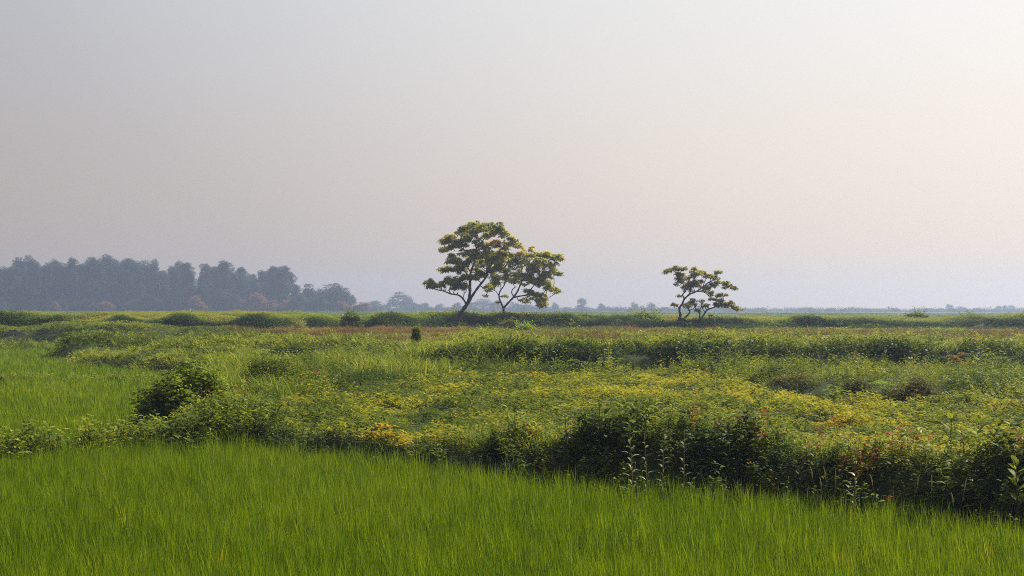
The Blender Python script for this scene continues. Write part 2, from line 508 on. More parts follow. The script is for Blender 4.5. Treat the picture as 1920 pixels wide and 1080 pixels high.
P, S = scatter([(26, 34, 30, 1.05), (34, 48, 17, 1.15), (48, 70, 8, 1.35), (70, 98, 4.5, 1.7), (98, 127, 3, 2.1)], r_rice_left, 0.44, 1.0)
k = P[:, 0] < -5
P, S = P[k], S[k]
o = stamp('rice', M['rice'], [t_rice(12, 0.02) for _ in range(5)], P, S * 1.1, rice_tone(P, 41) + 0.2, 0.05, zscale=0.95 + 0.08 * rng.uniform(-1, 1, len(P)))
tag(o, 'green rice in the flat paddies on the left beyond the weedy bund', 'rice crop', kind='stuff')

# bean field ------------------------------------------------------
def r_bean(x, y):
    e = y - yb(x)
    rb = np.where(x > 0, 2.3 + 0.9 * noise(x, y, 2, 51), 0.9)
    return (ss(0, 0.5, e - rb) * ss(0, 0.6, x - cl(y)) * (y < yc(x) + 0.4 * noise(x, y, 1, 52)))
P, S = scatter([(15, 26, 34, 1.0), (26, 34, 27, 1.05), (34, 44, 20, 1.18), (44, 53, 15, 1.35)], r_bean)
tn = 0.42 + 0.75 * (noise(P[:, 0], P[:, 1], 1.5, 53) - 0.5) + 0.40 * (noise(P[:, 0], P[:, 1], 5, 54) - 0.45) + rng.normal(0, 0.10, len(P))
front_red = np.exp(-((P[:, 0] + 3.6) / 2.4) ** 2 - ((P[:, 1] - yb(P[:, 0]) - 1.4) / 1.5) ** 2)
tn = tn + 0.16 * (noise(P[:, 0], P[:, 1], 0.9, 55) > 0.80)
right_gold = ss(30, 35, P[:, 1]) * ss(3, 8, P[:, 0])
tn = np.clip(tn + 0.12 * right_gold - 0.15, 0.05, 0.60) + (noise(P[:, 0], P[:, 1], 0.8, 56) > 0.84) * 0.2 + 0.30 * front_red * (rng.uniform(0, 1, len(P)) < 0.65)
o = stamp('bean_crop', M['bean'], [t_bean(30, 0.17, 0.27, 0.062, f) for f in (0, 0, 1, 0, 0, 0)], P, S * lump(P, 0.8, 91, 0.8, 1.15), tn, 0.10, zscale=S * lump(P, 0.8, 91, 0.55, 1.35))
tag(o, 'low leafy bean crop with yellow flowers and orange leaves on the terrace', 'bean crop', kind='stuff')

# weeds on the near bank -------------------------------------------
def r_bank(x, y):
    e = y - yb(x)
    lim = np.where(x > -0.5, 3.4, 1.5)
    return ((e > 0.0) & (e < lim) & (x > -6)).astype(float) * np.where(e > lim - 0.8, 0.5, 1.0)
weedA = [t_sprig(0.55, 12, 0.17, 0.062, 1.1, 2, 2, 0.12, 0.09) for _ in range(6)] + [t_mound(34, 0.20, 0.28, 0.085, 0.045, 2) for _ in range(3)]
P, S = scatter([(11, 32, 62, 1.0)], r_bank)
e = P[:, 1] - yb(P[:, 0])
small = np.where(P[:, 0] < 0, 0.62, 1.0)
tn = 0.26 + 0.55 * (noise(P[:, 0], P[:, 1], 1.1, 61) - 0.5) + 0.36 * ss(1.0, 2.4, e) + rng.normal(0, 0.1, len(P)) + (rng.uniform(0, 1, len(P)) < 0.035) * 0.6  # painted shade: tone kept dark on the bank face, lit at the crest
S2 = S * small * rng.uniform(0.7, 1.25, len(P)) * lump(P, 1.0, 92, 0.7, 1.3)
o = stamp('weeds', M['weed'], weedA, P, S2, tn, 0.25, leanv=np.array([0, -0.25]))
tag(o, 'tangled leafy weeds with shade painted low down, covering the bank above the foreground rice', 'weeds', kind='stuff')
def r_bankgrass(x, y):
    e = y - yb(x)
    return ((x > -1) & (e > 1.4) & (e < 4.6)).astype(float) * (noise(x, y, 1.6, 62) > 0.42) + ((x <= 1) & (x > -6) & (e > 0.1) & (e < 1.0)) * 0.12
P, S = scatter([(11, 30, 30, 1.0)], r_bankgrass)
tn = 0.42 + 0.5 * (noise(P[:, 0], P[:, 1], 1.4, 63) - 0.5) + rng.normal(0, 0.12, len(P))
o = stamp('grass', M['grass'], [t_grass(18, 0.48, 0.014, 0.08, 2, 0.4) for _ in range(6)], P, S, tn, 0.2)
tag(o, 'tufts of fresh green grass growing along the top of the near bank', 'grass', kind='stuff')

# weeds of the bunds and the ridge left of the bean field -----------
def r_berm(x, y):
    return (ss(0.25, 0.5, berm(x, y)) * (x < np.maximum(xl(y), -6.2) + 1.0)) + ((x < -5.0) & (x > xl(y) - 0.3) & (y > yb(x)) & (y < 31.5)) * 0.9
P, S = scatter([(18, 32, 46, 1.25), (32, 60, 22, 1.1), (60, 103, 6, 1.8)], r_berm)
k = P[:, 0] < -4.6; P, S = P[k], S[k]
tn = 0.46 + 0.5 * (noise(P[:, 0], P[:, 1], 1.2, 64) - 0.5) + rng.normal(0, 0.11, len(P))
tn = np.minimum(tn, 0.9)
zs = S * np.where(P[:, 1] > 50, 0.75, 1.0)
o = stamp('weeds', M['weed'], weedA + [t_grass(16, 0.6, 0.014, 0.08) for _ in range(3)], P, S, tn, 0.25, zscale=zs)
tag(o, 'grey green weeds on the narrow bunds between the left rice paddies', 'weeds', kind='stuff')

weedB = [t_sprig(0.6, 10, 0.15, 0.05, 1.0, 1, 2, 0.1, 0.12) for _ in range(4)] + [t_mound(36, 0.26, 0.34, 0.10, 0.055, 1) for _ in range(4)]
def r_ridge(x, y):
    return ((x > xl(y)) & (x < cl(y) + 0.3) & (y > 30.5) & (y < 56)).astype(float)
P, S = scatter([(30, 40, 26, 0.92), (40, 57, 17, 1.05)], r_ridge)
tn = 0.42 + 0.6 * (noise(P[:, 0], P[:, 1], 1.8, 65) - 0.5) + rng.normal(0, 0.11, len(P)) + (rng.uniform(0, 1, len(P)) < 0.02) * 0.5
o = stamp('weeds', M['weed'], weedB, P, S * rng.uniform(0.75, 1.25, len(P)) * lump(P, 1.4, 93, 0.55, 1.35), tn, 0.2)
tag(o, 'mixed green weeds on the ridge between the left paddies and the bean crop', 'weeds', kind='stuff')
P, S = scatter([(36, 58, 9, 1.2)], lambda x, y: ((x > xl(y) + 0.3) & (x < np.interp(y, [36, 51, 58], [-6.5, -2, 3])) & (noise(x, y, 3, 66) > 0.38)).astype(float))
o = stamp('grass', M['grass'], [t_grass(22, 0.75, 0.022, 0.12, 2, 0.45) for _ in range(6)], P, S, 0.45 + 0.4 * (noise(P[:, 0], P[:, 1], 2, 67) - 0.5) + rng.normal(0, 0.1, len(P)), 0.22)
tag(o, 'long arching grass on the ridge behind the left end of the bean crop', 'grass', kind='stuff')

# strip behind the right of the bean field --------------------------
def r_strip(x, y):
    return ((x > 6.8) & (y > yc(x)) & (y < 54.3)).astype(float)
P, S = scatter([(33, 57, 21, 0.95)], r_strip)
tn = 0.45 + 0.6 * (noise(P[:, 0], P[:, 1], 2.2, 68) - 0.5) + rng.normal(0, 0.11, len(P))
o = stamp('weeds', M['weed'], weedB, P, S * rng.uniform(0.7, 1.2, len(P)) * lump(P, 1.6, 94, 0.55, 1.3) * (1 - 0.5 * ss(48, 53, P[:, 1])), tn, 0.2)
tag(o, 'olive weeds in a low strip behind the right end of the bean crop', 'weeds', kind='stuff')

# dark bank ---------------------------------------------------------
def r_dark(x, y):
    e = y - ybk(x)
    return ((x > -5) & (e > -0.9) & (e < 3.4)).astype(float)
hedgeA = [t_mound(44, 0.34, 0.42, 0.12, 0.07, 1) for _ in range(5)] + [t_sprig(0.7, 12, 0.17, 0.055, 1.0, 1, 2, 0.1, 0.15) for _ in range(3)]
P, S = scatter([(53, 62, 15, 1.05)], r_dark)
e = P[:, 1] - ybk(P[:, 0])
tn = 0.10 + 0.25 * (noise(P[:, 0], P[:, 1], 2.2, 69) - 0.5) + 0.55 * ss(1.3, 2.3, e) + rng.normal(0, 0.1, len(P))  # shaded face and sunlit brow painted into the leaf tone
o = stamp('weeds', M['weed'], hedgeA, P, S * rng.uniform(0.6, 1.3, len(P)) * lump(P, 2.0, 95, 0.6, 1.35) * (0.35 + 0.65 * ss(0.3, 1.2, e)), np.minimum(tn, 0.95), 0.2, leanv=np.array([0, -0.25]))
tag(o, 'creeper and weeds with painted shade on the steep bank beyond the bean crop', 'weeds', kind='stuff')

# plateau -----------------------------------------------------------
def brown(x, y):
    c = np.interp(x, [-30, -8, 10, 40], [110, 100, 104, 96])
    b = np.exp(-((y - c) / 20.0) ** 2)
    return b * ss(-26, -14, x)
def r_plat(x, y):
    return ((x > xl(y)) & (y > ybk(x) + 1.5) & (y < 129)).astype(float) * (1 - 0.62 * brown(x, y))
P, S = scatter([(56, 72, 12, 1.15), (72, 95, 7.5, 1.35), (95, 129, 6.0, 1.5)], r_plat)
plat = [t_mound(36, 0.28, 0.34, 0.105, 0.06, 1) for _ in range(5)]
tn = 0.66 + 0.55 * (noise(P[:, 0], P[:, 1], 5, 71) - 0.5) + 0.3 * (noise(P[:, 0], P[:, 1], 1.7, 72) - 0.5) + rng.normal(0, 0.09, len(P))
tn = np.where(P[:, 0] < xp(P[:, 1]), tn - 0.08, tn)
o = stamp('weeds', M['weed'], plat + [t_grass(22, 0.42, 0.03, 0.14, 1) for _ in range(4)], P, S * rng.uniform(0.7, 1.25, len(P)) * lump(P, 2.6, 96, 0.6, 1.3), np.clip(tn, 0.1, 0.74), 0.2, zscale=S * 0.8 * rng.uniform(0.7, 1.2, len(P)) * lump(P, 2.6, 96, 0.5, 1.6) * (1 - 0.35 * ss(85, 105, P[:, 1])))
tag(o, 'rough green weeds and grass over the upper field around the lone trees', 'weeds', kind='stuff')
def r_brown(x, y):
    b = brown(x, y) * (y > 72) * (y < 136) * (x > xl(y) + 4)
    return np.clip(b * (0.28 + 0.8 * ss(0.3, 0.65, noise(x, y, 7, 73))), 0, 1) * (b > 0.3)
P, S = scatter([(70, 95, 6, 1.3), (95, 137, 4.5, 1.6)], r_brown)
tn = 0.5 + 0.5 * (noise(P[:, 0], P[:, 1], 4, 74) - 0.5) + rng.normal(0, 0.15, len(P))
o = stamp('brown_grass', M['straw'], [t_grass(30, 0.46, 0.02, 0.2, 1) for _ in range(6)], P, S, tn, 0.15, zscale=S * 0.82 * lump(P, 3, 97, 0.6, 1.3))
tag(o, 'reddish brown seeding grass in a band at the feet of the lone trees', 'grass', kind='stuff')

# hedge line behind the lone trees ----------------------------------
def r_hedge(x, y):
    return ((y > 125.5) & (y < 168)).astype(float) * np.where((y < 135) & (x > -20), ss(131, 136, y), 1.0)
P, S = scatter([(124, 142, 9, 2.1), (142, 168, 3.2, 2.5)], r_hedge)
hedgeB = [t_mound(46, 0.34, 0.36, 0.10, 0.06, 1, inner=0.5) for _ in range(6)]
tn = 0.48 + 0.55 * (noise(P[:, 0], P[:, 1], 6, 75) - 0.5) + 0.3 * (noise(P[:, 0], P[:, 1], 2, 76) - 0.5) + rng.normal(0, 0.09, len(P))
sz = S * (0.40 + 0.55 * noise(P[:, 0], P[:, 1], 5, 77))
fe = P[:, 1] - np.where(P[:, 0] < -20, 126.5, 134.0)
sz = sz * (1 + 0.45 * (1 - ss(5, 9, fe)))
tn = tn - 0.42 * (1 - ss(2.4, 4.6, fe)) + 0.3 * ss(3, 7, fe)  # hedge front darkened as shade, top lightened as sunlit, in leaf tone
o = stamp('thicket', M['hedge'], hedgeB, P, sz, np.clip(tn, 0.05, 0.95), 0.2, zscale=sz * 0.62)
tag(o, 'long green thicket running across the view behind the lone trees', 'thicket', kind='stuff')

# far plain crops and scrub -----------------------------------------
def r_far(x, y):
    return (noise(x * 0.25, y, 22, 78) > 0.45).astype(float)
P, S = scatter([(172, 300, 0.06, 3.5), (300, 700, 0.02, 6.0)], r_far)
o = stamp('field_crop', M['hedge'], [t_mound(26, 0.6, 0.05, 0.10, 0.07, 1) for _ in range(4)], P, S, 0.38 + 0.3 * (noise(P[:, 0], P[:, 1], 40, 79) - 0.5), 0.1)
tag(o, 'low hazy green crops in strips over the far plain', 'field crop', kind='stuff')
def r_scrub(x, y):
    return (y > 900) * 0.8 * (noise(x, y * 0.3, 25, 81) > 0.25) + (y < 850) * (y > 750) * (x < -78) * 1.0
P, S = scatter([(750, 850, 0.04, 8.0), (900, 1420, 0.006, 10.0)], r_scrub)
sc = [t_mound(60, 0.45, 0.34, 0.11, 0.08, 1, inner=0.5) for _ in range(6)]
o = stamp('scrub', M['far_leaf'], sc, P, S * rng.uniform(0.5, 1.15, len(P)), 0.5 + 0.7 * (noise(P[:, 0], P[:, 1], 30, 82) - 0.5), 0.1)
tag(o, 'low blue hazy scrub along the horizon under the distant trees', 'scrub', kind='stuff')

# ------------------------------------------------------------------ tubes
def catmull(pts, sub=5):
    P = np.array(pts, float)
    Q = np.vstack([2 * P[0] - P[1], P, 2 * P[-1] - P[-2]])
    o = []
    for i in range(1, len(Q) - 2):
        for k in range(sub):
            t = k / sub
            a, b, c, d = Q[i - 1], Q[i], Q[i + 1], Q[i + 2]
            o.append(0.5 * ((2 * b) + (c - a) * t + (2 * a - 5 * b + 4 * c - d) * t * t + (3 * b - a - 3 * c + d) * t ** 3))
    o.append(P[-1])
    return np.array(o)

class Tubes:
    def __init__(s): s.v = []; s.f = []
    def add(s, pts, sides=7, sub=4, cap=True):
        """pts: (x,y,z,r)"""
        C = catmull(pts, sub) if len(pts) > 2 else np.array(pts, float)
        n = len(C); base = len(s.v)
        for i in range(n):
            d = C[min(i + 1, n - 1), :3] - C[max(i - 1, 0), :3]
            d = d / (np.linalg.norm(d) + 1e-9)
            u = np.cross(d, [0, 1, 0.13]); u /= np.linalg.norm(u) + 1e-9
            w = np.cross(d, u)
            r = max(C[i, 3], 0.002)
            for k in range(sides):
                a = 2 * math.pi * k / sides
                rr = r * (1 + 0.12 * math.sin(3.1 * k + 1.7 * i))
                s.v.append(tuple(C[i, :3] + (u * math.cos(a) + w * math.sin(a)) * rr))
        for i in range(n - 1):
            for k in range(sides):
                a = base + i * sides + k; b = base + i * sides + (k + 1) % sides
                s.f.append((a, b, b + sides, a + sides))
        if cap:
            s.f.append(tuple(base + (n - 1) * sides + k for k in range(sides)))
    def build(s, name, mat, parent=None):
        me = bpy.data.meshes.new(name); me.from_pydata(s.v, [], s.f); me.update()
        me.polygons.foreach_set('use_smooth', np.ones(len(me.polygons), bool))
        me.materials.append(mat)
        o = bpy.data.objects.new(name, me); col.objects.link(o)
        o.parent = parent
        return o

def t_whorl(n, l, w, droop=1.7, segs=2):
    t = Tpl()
    a0 = U(0, 6)
    for k in range(n):
        t.leaf((0, 0, 0), a0 + 6.283 * k / n + U(-0.3, 0.3), l * U(0.7, 1.15), w * U(0.8, 1.2), U(-0.5, 0.7), droop * U(0.7, 1.3), U(-0.1, 0.1), segs, U(-0.3, 0.3))
    return t.pack()

# ------------------------------------------------------------------ the three lone trees
def lone_tree(name, D, conv, limbs, pads, leafmat, label, seed, tone0=0.45, flowers=(), fat=1.0):
    """limbs: list of (depth_end, r0, r1, [(u,v)..]) in traced units; conv(u,v)->photo px; every limb gets its own depth"""
    rs = np.random.default_rng(seed)
    k = D / F
    def W(u, v, dy=0.0):
        px, py = conv(u, v)
        Y = D + dy
        return np.array([(px - 960) * k, Y, EYE - (py - hor(px)) * k])
    scale = abs(W(1, 0)[0] - W(0, 0)[0])
    base = W(*limbs[0][4][0])
    gz = float(ground(base[0], base[1]))
    root = empty(name, (base[0], base[1], gz))
    tag(root, label, 'tree', 'lone trees on the rough upper field')
    org = np.array([base[0], base[1], gz])
    tb = Tubes(); skel = []
    for li, (dy0, dy1, r0, r1, pts) in enumerate(limbs):
        P3 = []
        n = len(pts)
        for i, (u, v) in enumerate(pts):
            f = i / (n - 1)
            p = W(u, v, dy0 + (dy1 - dy0) * f) - org
            r = (r0 + (r1 - r0) * f) * scale
            if li == 0 and i == 0:
                p[2] = -0.25; r *= 1.25
            P3.append((*p, r))
            skel.append((*p, r))
        tb.add(P3, 8, 5)
        C = catmull(P3, 5)
        skel += [tuple(c) for c in C]
    SK = np.array(skel)
    parts = []
    wh = [t_whorl(6, 0.34, 0.13) for _ in range(8)]
    for pi, (u, v, ru, rv) in enumerate(pads):
        c = W(u, v) - org
        rx = ru * scale * 1.05 * fat; rz = rv * scale * 1.15 * fat
        # depth of the pad: follows the nearest limb, then spreads
        d = np.hypot(SK[:, 0] - c[0], SK[:, 2] - c[2])
        j = int(np.argmin(d + 0.02 * np.abs(SK[:, 1])))
        dep = SK[j, 1] * 0.8 + rs.uniform(-1, 1) * min(2.0, 0.5 + d[j] * 0.9)
        c[1] = dep
        q = SK[j]
        # twigs to the pad and inside it
        cand = SK[np.argsort(np.linalg.norm(SK[:, :3] - (c - [0, 0, rz * 1.5]), axis=1))[:1]][0]
        q = cand
        mid = (q[:3] + c) / 2 + np.array([rs.uniform(-.15, .15), 0, -0.12 * np.linalg.norm(c - q[:3])])
        low = c - np.array([0, 0, rz * 0.35])
        tb.add([(*q[:3], min(q[3] * 0.6, 0.05)), (*mid, 0.035), (*low, 0.022)], 5, 3)
        for _ in range(5):
            a = rs.uniform(0, 6.28)
            e = c + np.array([math.cos(a) * rx * 0.75, math.sin(a) * rx * 0.7, rz * rs.uniform(-0.1, 0.5)])
            tb.add([(*low, 0.020), (*((low + e) / 2 + [0, 0, 0.05]), 0.014), (*e, 0.007)], 4, 2)
        ns = max(2, int(round(6.2 * rx * rx / 0.75)) + 2)
        pos = []
        for _ in range(ns):
            a = rs.uniform(0, 6.28); q = math.sqrt(rs.uniform(0, 1)) * 0.85
            sr = rs.uniform(0.22, 0.40) * min(1.0, 0.5 + rx)
            sc_ = c + np.array([rx * q * math.cos(a), rx * q * math.sin(a), rz * rs.uniform(-1.0, 0.9)])
            tb.add([(*low, 0.018), (*((low + sc_) / 2 + [0, 0, 0.04]), 0.013), (*(sc_ + [0, 0, sr * 0.3]), 0.006)], 4, 2)
            m_ = int(17 * (sr / 0.3) ** 2)
            aa = rs.uniform(0, 6.283, m_); sp = rs.uniform(-0.1, 1, m_); cr = np.sqrt(1 - np.clip(sp, 0, 1) ** 2)
            q2 = 1 - 0.5 * rs.uniform(0, 1, m_) ** 1.5
            pos.append(np.stack([sc_[0] + sr * 1.3 * cr * np.cos(aa) * q2, sc_[1] + sr * 1.3 * cr * np.sin(aa) * q2, sc_[2] + sr * 0.95 * (sp - 0.25 * cr) * q2], -1))
        pos = np.concatenate(pos)
        n = len(pos)
        tone = tone0 + rs.uniform(-0.04, 0.24) + rs.normal(0, 0.12, n)
        tone = np.clip(tone, 0, 0.86)
        if pi in flowers:
            tone = np.where((rs.uniform(0, 1, n) < 0.45) & (pos[:, 2] > c[2]), 0.97, tone)
        else:
            tone = np.where((rs.uniform(0, 1, n) < 0.03) & (pos[:, 2] > c[2]), 0.95, tone)
        parts.append(stamp_arrays(wh, pos, rs.uniform(0.5, 1.0, n), tone, 0.35))
    tb.build('trunk', M['bark'], root)
    V, lv, lt, T = join_arrays(parts)
    me = mesh_from('crown', V, lv, lt, T, leafmat)
    o = bpy.data.objects.new('crown', me); col.objects.link(o); o.parent = root
    return root, W, org

c45 = lambda u, v: (770 + u / 4.5, 400 + v / 4.5)
c60 = lambda u, v: (1180 + u / 6.0, 470 + v / 6.0)
limbs1 = [
 (0, 0.2, 19, 14, [(386, 975), (398, 900), (438, 820), (478, 762), (494, 720)]),
 (0.2, 0.8, 14, 4, [(490, 740), (497, 690), (500, 620), (498, 540), (512, 470), (538, 410), (552, 330), (546, 250), (552, 185)]),
 (0.2, -1.2, 11, 4, [(492, 745), (530, 680), (580, 610), (625, 555), (652, 500), (682, 430), (722, 365), (765, 300), (810, 262)]),
 (0.1, -0.9, 8, 3.5, [(470, 768), (440, 720), (402, 690), (340, 680), (280, 657), (215, 643), (165, 625)]),
 (0.1, 0.6, 4, 2.5, [(438, 718), (450, 675), (440, 630), (415, 600)]),
 (0.3, 1.3, 7, 3, [(500, 560), (470, 505), (430, 470), (370, 460), (300, 468)]),
 (0.5, 1.8, 6, 3, [(540, 405), (490, 340), (430, 290), (370, 255), (300, 230)]),
 (0.6, -0.6, 6, 3, [(548, 300), (600, 240), (640, 180), (700, 140)]),
 (-0.4, 1.2, 6, 3, [(625, 555), (640, 480), (640, 400), (620, 330)]),
 (-0.6, -1.8, 5, 3, [(655, 500), (720, 490), (790, 460), (830, 400)]),
 (0.4, -0.8, 5, 2.5, [(505, 500), (470, 440), (430, 410), (380, 408)]),
]
pads1 = [(450, 120, 80, 34), (530, 108, 70, 34), (610, 118, 75, 34), (690, 112, 75, 32), (560, 150, 90, 34), (740, 150, 55, 30), (790, 185, 42, 28), (400, 145, 45, 22),
 (285, 225, 65, 30), (360, 215, 65, 34), (420, 235, 60, 34), (270, 292, 48, 18), (330, 290, 45, 22), (400, 280, 60, 30), (470, 200, 50, 26), (650, 180, 60, 26),
 (480, 340, 62, 32), (550, 310, 50, 28), (610, 280, 62, 30), (680, 262, 62, 32), (745, 275, 60, 34), (810, 275, 55, 30), (875, 248, 42, 26), (915, 278, 36, 22), (560, 240, 40, 18),
 (345, 408, 60, 20), (400, 395, 55, 26), (275, 468, 52, 14), (350, 462, 58, 20), (420, 478, 58, 26), (450, 430, 48, 24), (500, 390, 50, 28),
 (600, 350, 62, 36), (670, 345, 62, 36), (740, 345, 62, 36), (800, 335, 50, 30), (590, 425, 50, 28), (650, 410, 60, 34), (720, 420, 60, 34), (780, 400, 52, 30), (560, 480, 38, 18), (600, 510, 44, 20),
 (560, 545, 40, 16), (400, 555, 52, 22), (450, 540, 44, 20), (385, 612, 46, 20), (430, 618, 42, 20), (300, 588, 50, 18), (250, 600, 34, 18), (165, 610, 50, 24), (210, 602, 38, 20), (178, 560, 18, 12),
 (350, 575, 40, 18), (470, 625, 26, 14), (690, 470, 50, 26), (750, 470, 50, 26), (640, 620, 22, 12), (340, 370, 34, 16)]
root1, W1, org1 = lone_tree('tree', 133.0, c45, limbs1, pads1, M['crown'], 'tallest lone tree with a leaning dark trunk and layered crown, left of the pair', 101, 0.42, (8, 19, 20, 21, 23, 34, 38))
limbs2 = [
 (0, 0, 11, 9, [(768, 925), (778, 870), (784, 830), (783, 795)]),
 (0, 1.2, 8, 3, [(783, 800), (764, 760), (745, 705), (752, 660), (775, 625), (795, 590), (800, 545)]),
 (0, -0.8, 9, 4, [(783, 800), (820, 758), (868, 706), (900, 660), (930, 592), (960, 540), (1005, 470), (1040, 420)]),
 (-0.3, 0.6, 7, 3, [(866, 710), (915, 700), (990, 684), (1015, 640), (1050, 600), (1110, 560)]),
 (-0.3, -1.4, 5, 3, [(872, 705), (852, 670), (862, 640), (890, 620)]),
 (0.6, 1.5, 3.5, 2, [(746, 700), (720, 660), (690, 645), (650, 632)]),
 (-0.6, 1.4, 6, 3, [(930, 592), (940, 520), (930, 450), (900, 390)]),
 (-0.4, 1.5, 5, 3, [(1005, 470), (1080, 430), (1150, 400), (1220, 380)]),
 (0, 1.6, 5, 3, [(1050, 600), (1100, 540), (1160, 510), (1220, 500)]),
 (0.2, -1.2, 4, 2.5, [(990, 684), (1040, 690), (1090, 715), (1120, 745)]),
]
pads2 = [(870, 370, 60, 34), (930, 345, 60, 30), (985, 330, 46, 26), (1015, 312, 28, 18), (1070, 370, 55, 28), (1130, 352, 55, 28), (1190, 372, 50, 28), (1245, 368, 34, 20), (1265, 400, 20, 18),
 (850, 440, 60, 34), (920, 420, 60, 36), (990, 400, 60, 38), (1050, 425, 60, 36), (1120, 420, 60, 34), (1180, 440, 46, 26), (1200, 490, 46, 20), (1255, 508, 30, 13),
 (880, 505, 60, 30), (950, 500, 60, 30), (1020, 490, 55, 32), (1090, 480, 55, 32), (1140, 520, 50, 26), (980, 545, 50, 18), (1070, 545, 48, 24), (1120, 575, 50, 24), (1170, 600, 46, 22), (1200, 635, 38, 18), (1235, 665, 20, 9), (1150, 640, 34, 14),
 (790, 490, 52, 28), (725, 505, 46, 26), (735, 560, 50, 28), (690, 585, 42, 24), (800, 550, 46, 26), (860, 570, 40, 20), (680, 620, 34, 16), (655, 640, 24, 12), (1020, 590, 36, 16),
 (985, 640, 34, 16), (1040, 680, 50, 24), (1100, 700, 44, 20), (1125, 735, 34, 18), (1050, 735, 44, 18), (1100, 768, 44, 12), (630, 690, 16, 16), (725, 750, 14, 14), (925, 735, 11, 8), (790, 690, 18, 8), (970, 735, 22, 12), (1090, 600, 36, 14), (960, 600, 20, 10)]
root2, W2, org2 = lone_tree('tree', 139.0, c45, limbs2, pads2, M['crown'], 'forked lone tree with a spreading crown, right of the pair', 202, 0.52, (1, 3, 19, 22))
limbs3 = [
 (0, 0, 22, 13, [(484, 885), (520, 842), (556, 785), (574, 730), (568, 690)]),
 (0, 0.5, 13, 6, [(574, 735), (564, 650), (596, 600), (622, 545), (680, 492), (760, 458), (830, 412), (890, 362), (945, 335)]),
 (0, -0.7, 13, 6, [(545, 805), (600, 770), (680, 796), (760, 786), (805, 760), (835, 715), (870, 665), (940, 640), (1030, 608), (1110, 615)]),
 (0, 0.3, 10, 8, [(608, 770), (655, 728), (682, 690), (664, 650)]),
 (-0.4, 0.6, 6, 3, [(768, 790), (840, 798), (880, 815), (945, 800), (985, 770)]),
 (-0.4, -0.8, 9, 7, [(785, 770), (780, 735), (782, 700)]),
 (0.3, 1.0, 8, 4, [(620, 540), (608, 490), (645, 452), (640, 410), (600, 340), (550, 270)]),
 (0.4, -0.6, 8, 4, [(680, 492), (690, 430), (660, 360), (700, 280), (720, 230)]),
 (0.3, 1.2, 6, 3, [(762, 458), (850, 466), (910, 510), (955, 550)]),
 (0.3, 0.8, 5, 3, [(830, 412), (860, 340), (900, 290), (1000, 260)]),
 (0.2, -1.0, 5, 3, [(550, 275), (500, 230), (440, 240), (400, 240)]),
 (0.1, 0.8, 4, 3, [(564, 655), (545, 625), (505, 600)]),
 (0.3, -1, 5, 3, [(890, 362), (960, 365), (1060, 380), (1160, 428)]),
]
pads3 = [(400, 240, 24, 16), (455, 235, 46, 28), (530, 205, 50, 36), (595, 195, 50, 36), (545, 275, 55, 36), (615, 265, 52, 40), (560, 345, 40, 36), (620, 335, 56, 46), (660, 400, 50, 44), (620, 405, 40, 36),
 (715, 215, 38, 36), (695, 270, 55, 38), (755, 260, 50, 30), (740, 330, 50, 44), (720, 395, 52, 36), (770, 385, 46, 34), (800, 240, 30, 20), (860, 270, 56, 26), (925, 280, 50, 28), (1010, 245, 36, 30), (1000, 295, 46, 36),
 (800, 330, 36, 24), (860, 425, 42, 24), (940, 385, 50, 34), (915, 445, 48, 34), (950, 480, 34, 20), (985, 360, 38, 22), (1055, 370, 44, 20), (1110, 400, 44, 22), (1155, 425, 34, 16), (1030, 500, 44, 12), (1090, 495, 24, 12),
 (945, 550, 36, 14), (1010, 558, 44, 12), (1110, 582, 38, 16), (1060, 605, 46, 16), (1140, 618, 46, 18), (1200, 645, 36, 14), (1250, 660, 24, 9), (980, 608, 36, 12), (700, 570, 36, 18), (675, 620, 44, 20), (640, 600, 26, 16),
 (815, 578, 28, 20), (870, 605, 26, 26), (820, 632, 24, 20), (760, 605, 24, 22), (770, 670, 22, 14), (500, 590, 24, 20), (535, 620, 24, 18), (578, 512, 26, 9), (545, 392, 16, 20), (910, 738, 32, 16), (950, 772, 24, 8)]
root3, W3, org3 = lone_tree('tree', 135.0, c60, limbs3, pads3, M['olive'], 'small crooked lone tree with low forked limbs and olive leaves, standing apart on the right', 303, 0.58, fat=0.84)

